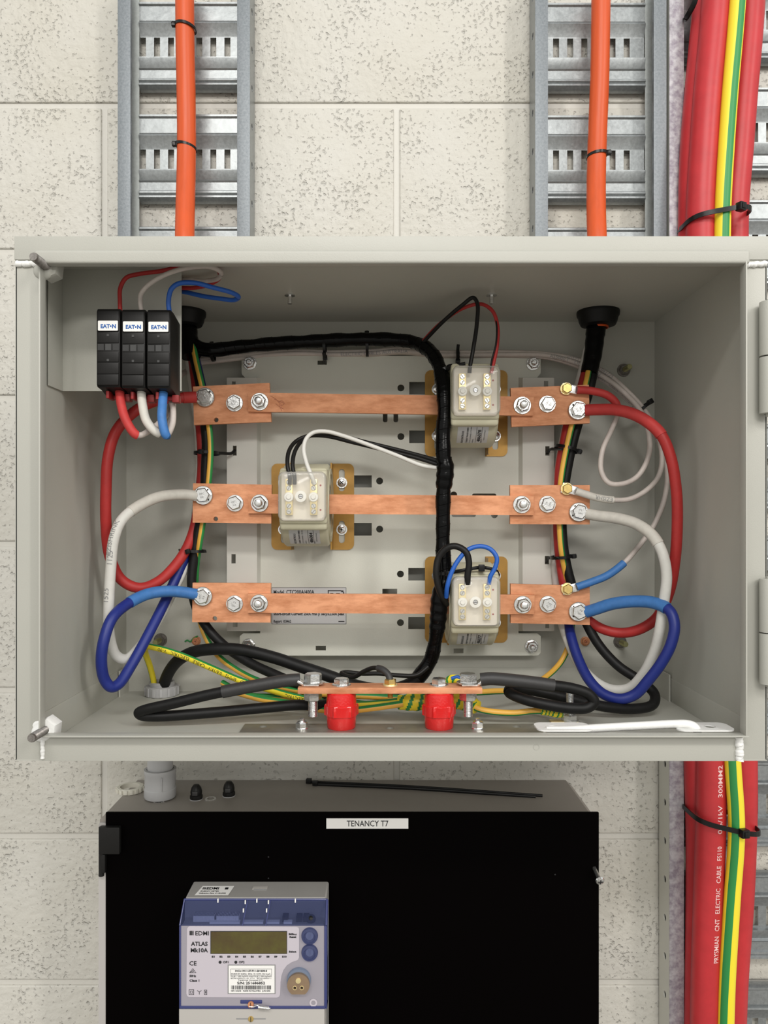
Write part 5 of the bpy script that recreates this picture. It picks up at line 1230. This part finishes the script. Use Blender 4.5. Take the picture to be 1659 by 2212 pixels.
mt_('CE', 409, 2085.5, 9, 15.5, .15); mt_('50Hz', 409.5, 2110.5, 4.6, 14, .2); mt_('Class 1', 409.5, 2120.5, 4.6, 21, .2)
for q in ((408, 2137.5, 419, 2138.5), (408, 2148, 419, 2149), (408, 2137.5, 409, 2149), (418, 2137.5, 419, 2149), (411, 2140.5, 416, 2141.2), (411, 2145.5, 416, 2146.2), (411, 2140.5, 411.8, 2146), (415.3, 2140.5, 416, 2146),
          (441, 2138.5, 447, 2139.3), (441, 2148, 447, 2149), (441, 2138.5, 442, 2149), (446.2, 2138.5, 447.2, 2149), (443.3, 2141, 445, 2146)): b.pb(*q, fy2-.0001, fy2)
for A in ([(409.5, 2101.5), (416.5, 2092), (423.5, 2101.5), (409.5, 2101.5)], [(412, 2100), (418, 2095)], [(415, 2100), (420, 2097)], [(426, 2139.5), (430.5, 2143), (430.5, 2148)], [(435, 2139.5), (430.5, 2143)]):
    tube(b, Path([P(x, y, fy2) for x, y in A], 1), .00028, seg=5)
for k in range(10):
    mt_('E%d' % (k+1), 457.5+16.9*k, 2068.5, 3.6, 6.3 if k < 9 else 9.5, .2)
mt_('OP1', 481.5, 2080.8, 4.6, 12, .15); mt_('OP2', 516, 2080.8, 4.6, 12, .15)
for px in (475.5, 509.5): b.cyl(P(px, 2078.5, fy2), .0017, .0002, (0, -1, 0), n=16)
mt_('Billing', 624, 2020, 3.8, 17, .2); mt_('Reset', 625.5, 2025.8, 3.8, 14.5, .2); mt_('Select', 624, 2057.5, 3.8, 16, .2)
fin(b, 'printed_text', INK, wl, smooth=False)
b = B(); b.pb(454.5, 2011.5, 620, 2060.5, fy2-.0002, fy2+.0001); 
lc = fin(b, 'display_bezel', DARKM, face, smooth=False)
b = B(); b.pb(456, 2013, 619, 2059.5, fy2-.0005, fy2-.0001); fin(b, 'display', LCDM, face)
b = B(); b.pb(492, 2084, 595, 2147, fy2-.0003, fy2); b.pb(494, 2086, 593, 2145.5, fy2-.0005, fy2, mi=1); rl = fin(b, 'serial_label', [INKG, LBL], face, smooth=False)
b = B(); g_ = fy2-.0006
for s, x, y, h, w_, bo in (('1A12-1H11-37-F11-201030-3', 508, 2099, 4, 69, .2), ('3/240/415V 5(20)A  50Hz  Cl.1 kWh Cl.2 kvarh', 499, 2105.5, 3.4, 85, 0), ('PULSE 1 1000 imp/kWh kVAh PULSE 2 1000 imp/kvarh', 498.5, 2110.5, 2.8, 88, 0), ('IEC/AS 62053-21,-22  CT=1   IEC/AS 62052-11', 498.5, 2114.5, 2.6, 87, 0), ('Transformer Connected (CT)', 514, 2118.7, 3, 53, 0), ('S/N: 251686852', 512.5, 2126.3, 5.4, 60, .2), ('NMI 14/2/45   MADE IN MALAYSIA   JUN 2022', 499, 2142, 3, 85, .1)):
    ptext(b, s, x, y, g_, h, w_, bold=bo)
random.seed(3); x = 499.5
while x < 585:
    w_ = random.choice((.7, .7, 1.2, 1.8)); b.pb(x, 2129, x+w_, 2137.5, g_-.0001, g_); x += w_+random.choice((.7, .8, 1.3))
for q in ((498, 2093, 587, 2093.5), (498, 2106.8, 587, 2107.2), (498, 2093, 498.5, 2107), (586.5, 2093, 587, 2107)): b.pb(*q, g_-.0001, g_)
fin(b, 'printed_text', INK, rl, smooth=False)
# push buttons under lenses
for py, nm in ((2021, 'upper'), (2057, 'lower')):
    q = P(669, py, MD+.0004); b = B(); b.lathe([(0, 0), (.0046, 0), (.0044, .0012), (0, .0014)], q, (0, -1, 0), n=24)
    for dx in (-.0014, 0, .0014): b.box(q.x+dx-.0003, q.x+dx+.0003, q.y-.0020, q.y-.001, q.z-.003, q.z+.003)
    bt_ = fin(b, 'push_button', PVC, face)
    b = B(); b.lathe([(.0096, 0), (.0096, .001), (.0090, .0030), (.0066, .0038), (.0060, .0026), (0, .0022)], q, (0, -1, 0), n=36); fin(b, 'tinted_lens', LENS, bt_)
# optical port
q = P(646, 2115, MD+.0004)
b = B(); b.lathe([(0, 0), (.0138, 0), (.0138, .0035), (.0132, .0045), (0, .0045)], q, (0, -1, 0), n=48); op = fin(b, 'optical_port', MATS.setdefault('port_blue_grey', mat('port_blue_grey', (.16, .20, .28), .4)), face, ang=40)
b = B(); out_ = []
for k in range(40):
    a_ = -PI/2+.62+(2*PI-1.24)*k/39; out_.append((q.x+.0128*math.cos(a_), q.z-.0022+.0128*math.sin(a_)))
wplate(b, q.y-.0082, .0036, out_, [circ(q.x-.0040, q.z-.0052, .0016, 14), circ(q.x+.0040, q.z-.0052, .0016, 14)]); pp = fin(b, 'port_plate', MATS.setdefault('bronze_plate', mat('bronze_plate', (.42, .30, .20), .4, .75, var=.15, vscale=60)), op, ang=40)
b = B(); c_ = Vector((q.x, q.y-.0082, q.z+.0030)); b.lathe([(0, 0), (.0032, 0), (.0030, .0008), (0, .0010)], c_, (0, -1, 0), n=20)
for s in (-1, 1): b.lathe([(.0017, 0), (.0024, 0), (.0024, .0003), (.0017, .0003)], (q.x+s*.0040, q.y-.0082, q.z-.0052), (0, -1, 0), n=18, closed=True)
fin(b, 'port_detail', BRASSL, op)
b = B()
for s in (-1, 1): b.cyl((q.x+s*.0040, q.y-.0052, q.z-.0052), .0017, .0002, (0, -1, 0), n=14)
fin(b, 'port_window', DARKM, op)
# seal screw with wire
b = B(); b.pb(519, 2160.5, 566, 2168.5, MD-.0003, MD+.001, bev=.0008); fin(b, 'seal_slot', BLUEE, face)
q = P(542, 2169, MD-.0004); b = B(); b.lathe([(0, 0), (.0035, 0), (.0033, .0022), (0, .0026)], q, (0, -1, 0), n=20); b.box(q.x-.0003, q.x+.0003, q.y-.003, q.y-.0022, q.z-.003, q.z+.003, mi=1); ss = fin(b, 'seal_screw', [COP, INK], face)
b = B(); pa = Path([P(x, y, MD-.0045) for x, y in ((538, 2174), (548, 2175), (556, 2172), (564, 2176), (574, 2177), (584, 2178))], 5); tube(b, pa, .0006, seg=6)
b.cyl(P(558, 2175.5, MD-.005), .0020, .0125, (1, 0, -.12), n=12, bev=.0004); fin(b, 'seal_wire', ZINC, ss)
b = B(); b.lathe([(.0025, 0), (.0046, 0), (.0046, .0002), (.0025, .0002)], P(677, 2166, MD), (0, -1, 0), n=12, closed=True); fin(b, 'moulded_mark', MWHITE, face)
# lower terminal cover
b = B(); b.box(MX0-.0008, MX1-.002, .8865, .902, CZ-.66, zC_-.0012, bev=.0008); lc = fin(b, 'terminal_cover', MBASE, mt)
q = P(542, 2201, .8863); b = B(); b.lathe([(0, 0), (.0032, 0), (.0030, .0010), (0, .0012)], q, (0, -1, 0), n=20); b.box(q.x-.0003, q.x+.0003, q.y-.0016, q.y-.001, q.z-.0028, q.z+.0028, mi=1); fin(b, 'cover_screw', [BRASS, INK], lc)
b = B(); b.box(q.x-.017, q.x+.017, q.y-.0001, q.y+.0005, q.z-.0006, q.z+.0006); fin(b, 'screw_slot', INKG, lc)
# side sticker
b = B(); xs_ = MX1-.0009
b.poly([(xs_+.0001, .905, CZ-.462), (xs_+.0001, .905, CZ-.520), (xs_+.0001, .930, CZ-.515), (xs_+.0001, .930, CZ-.457)]); fin(b, 'side_sticker', LBL, mt, smooth=False)
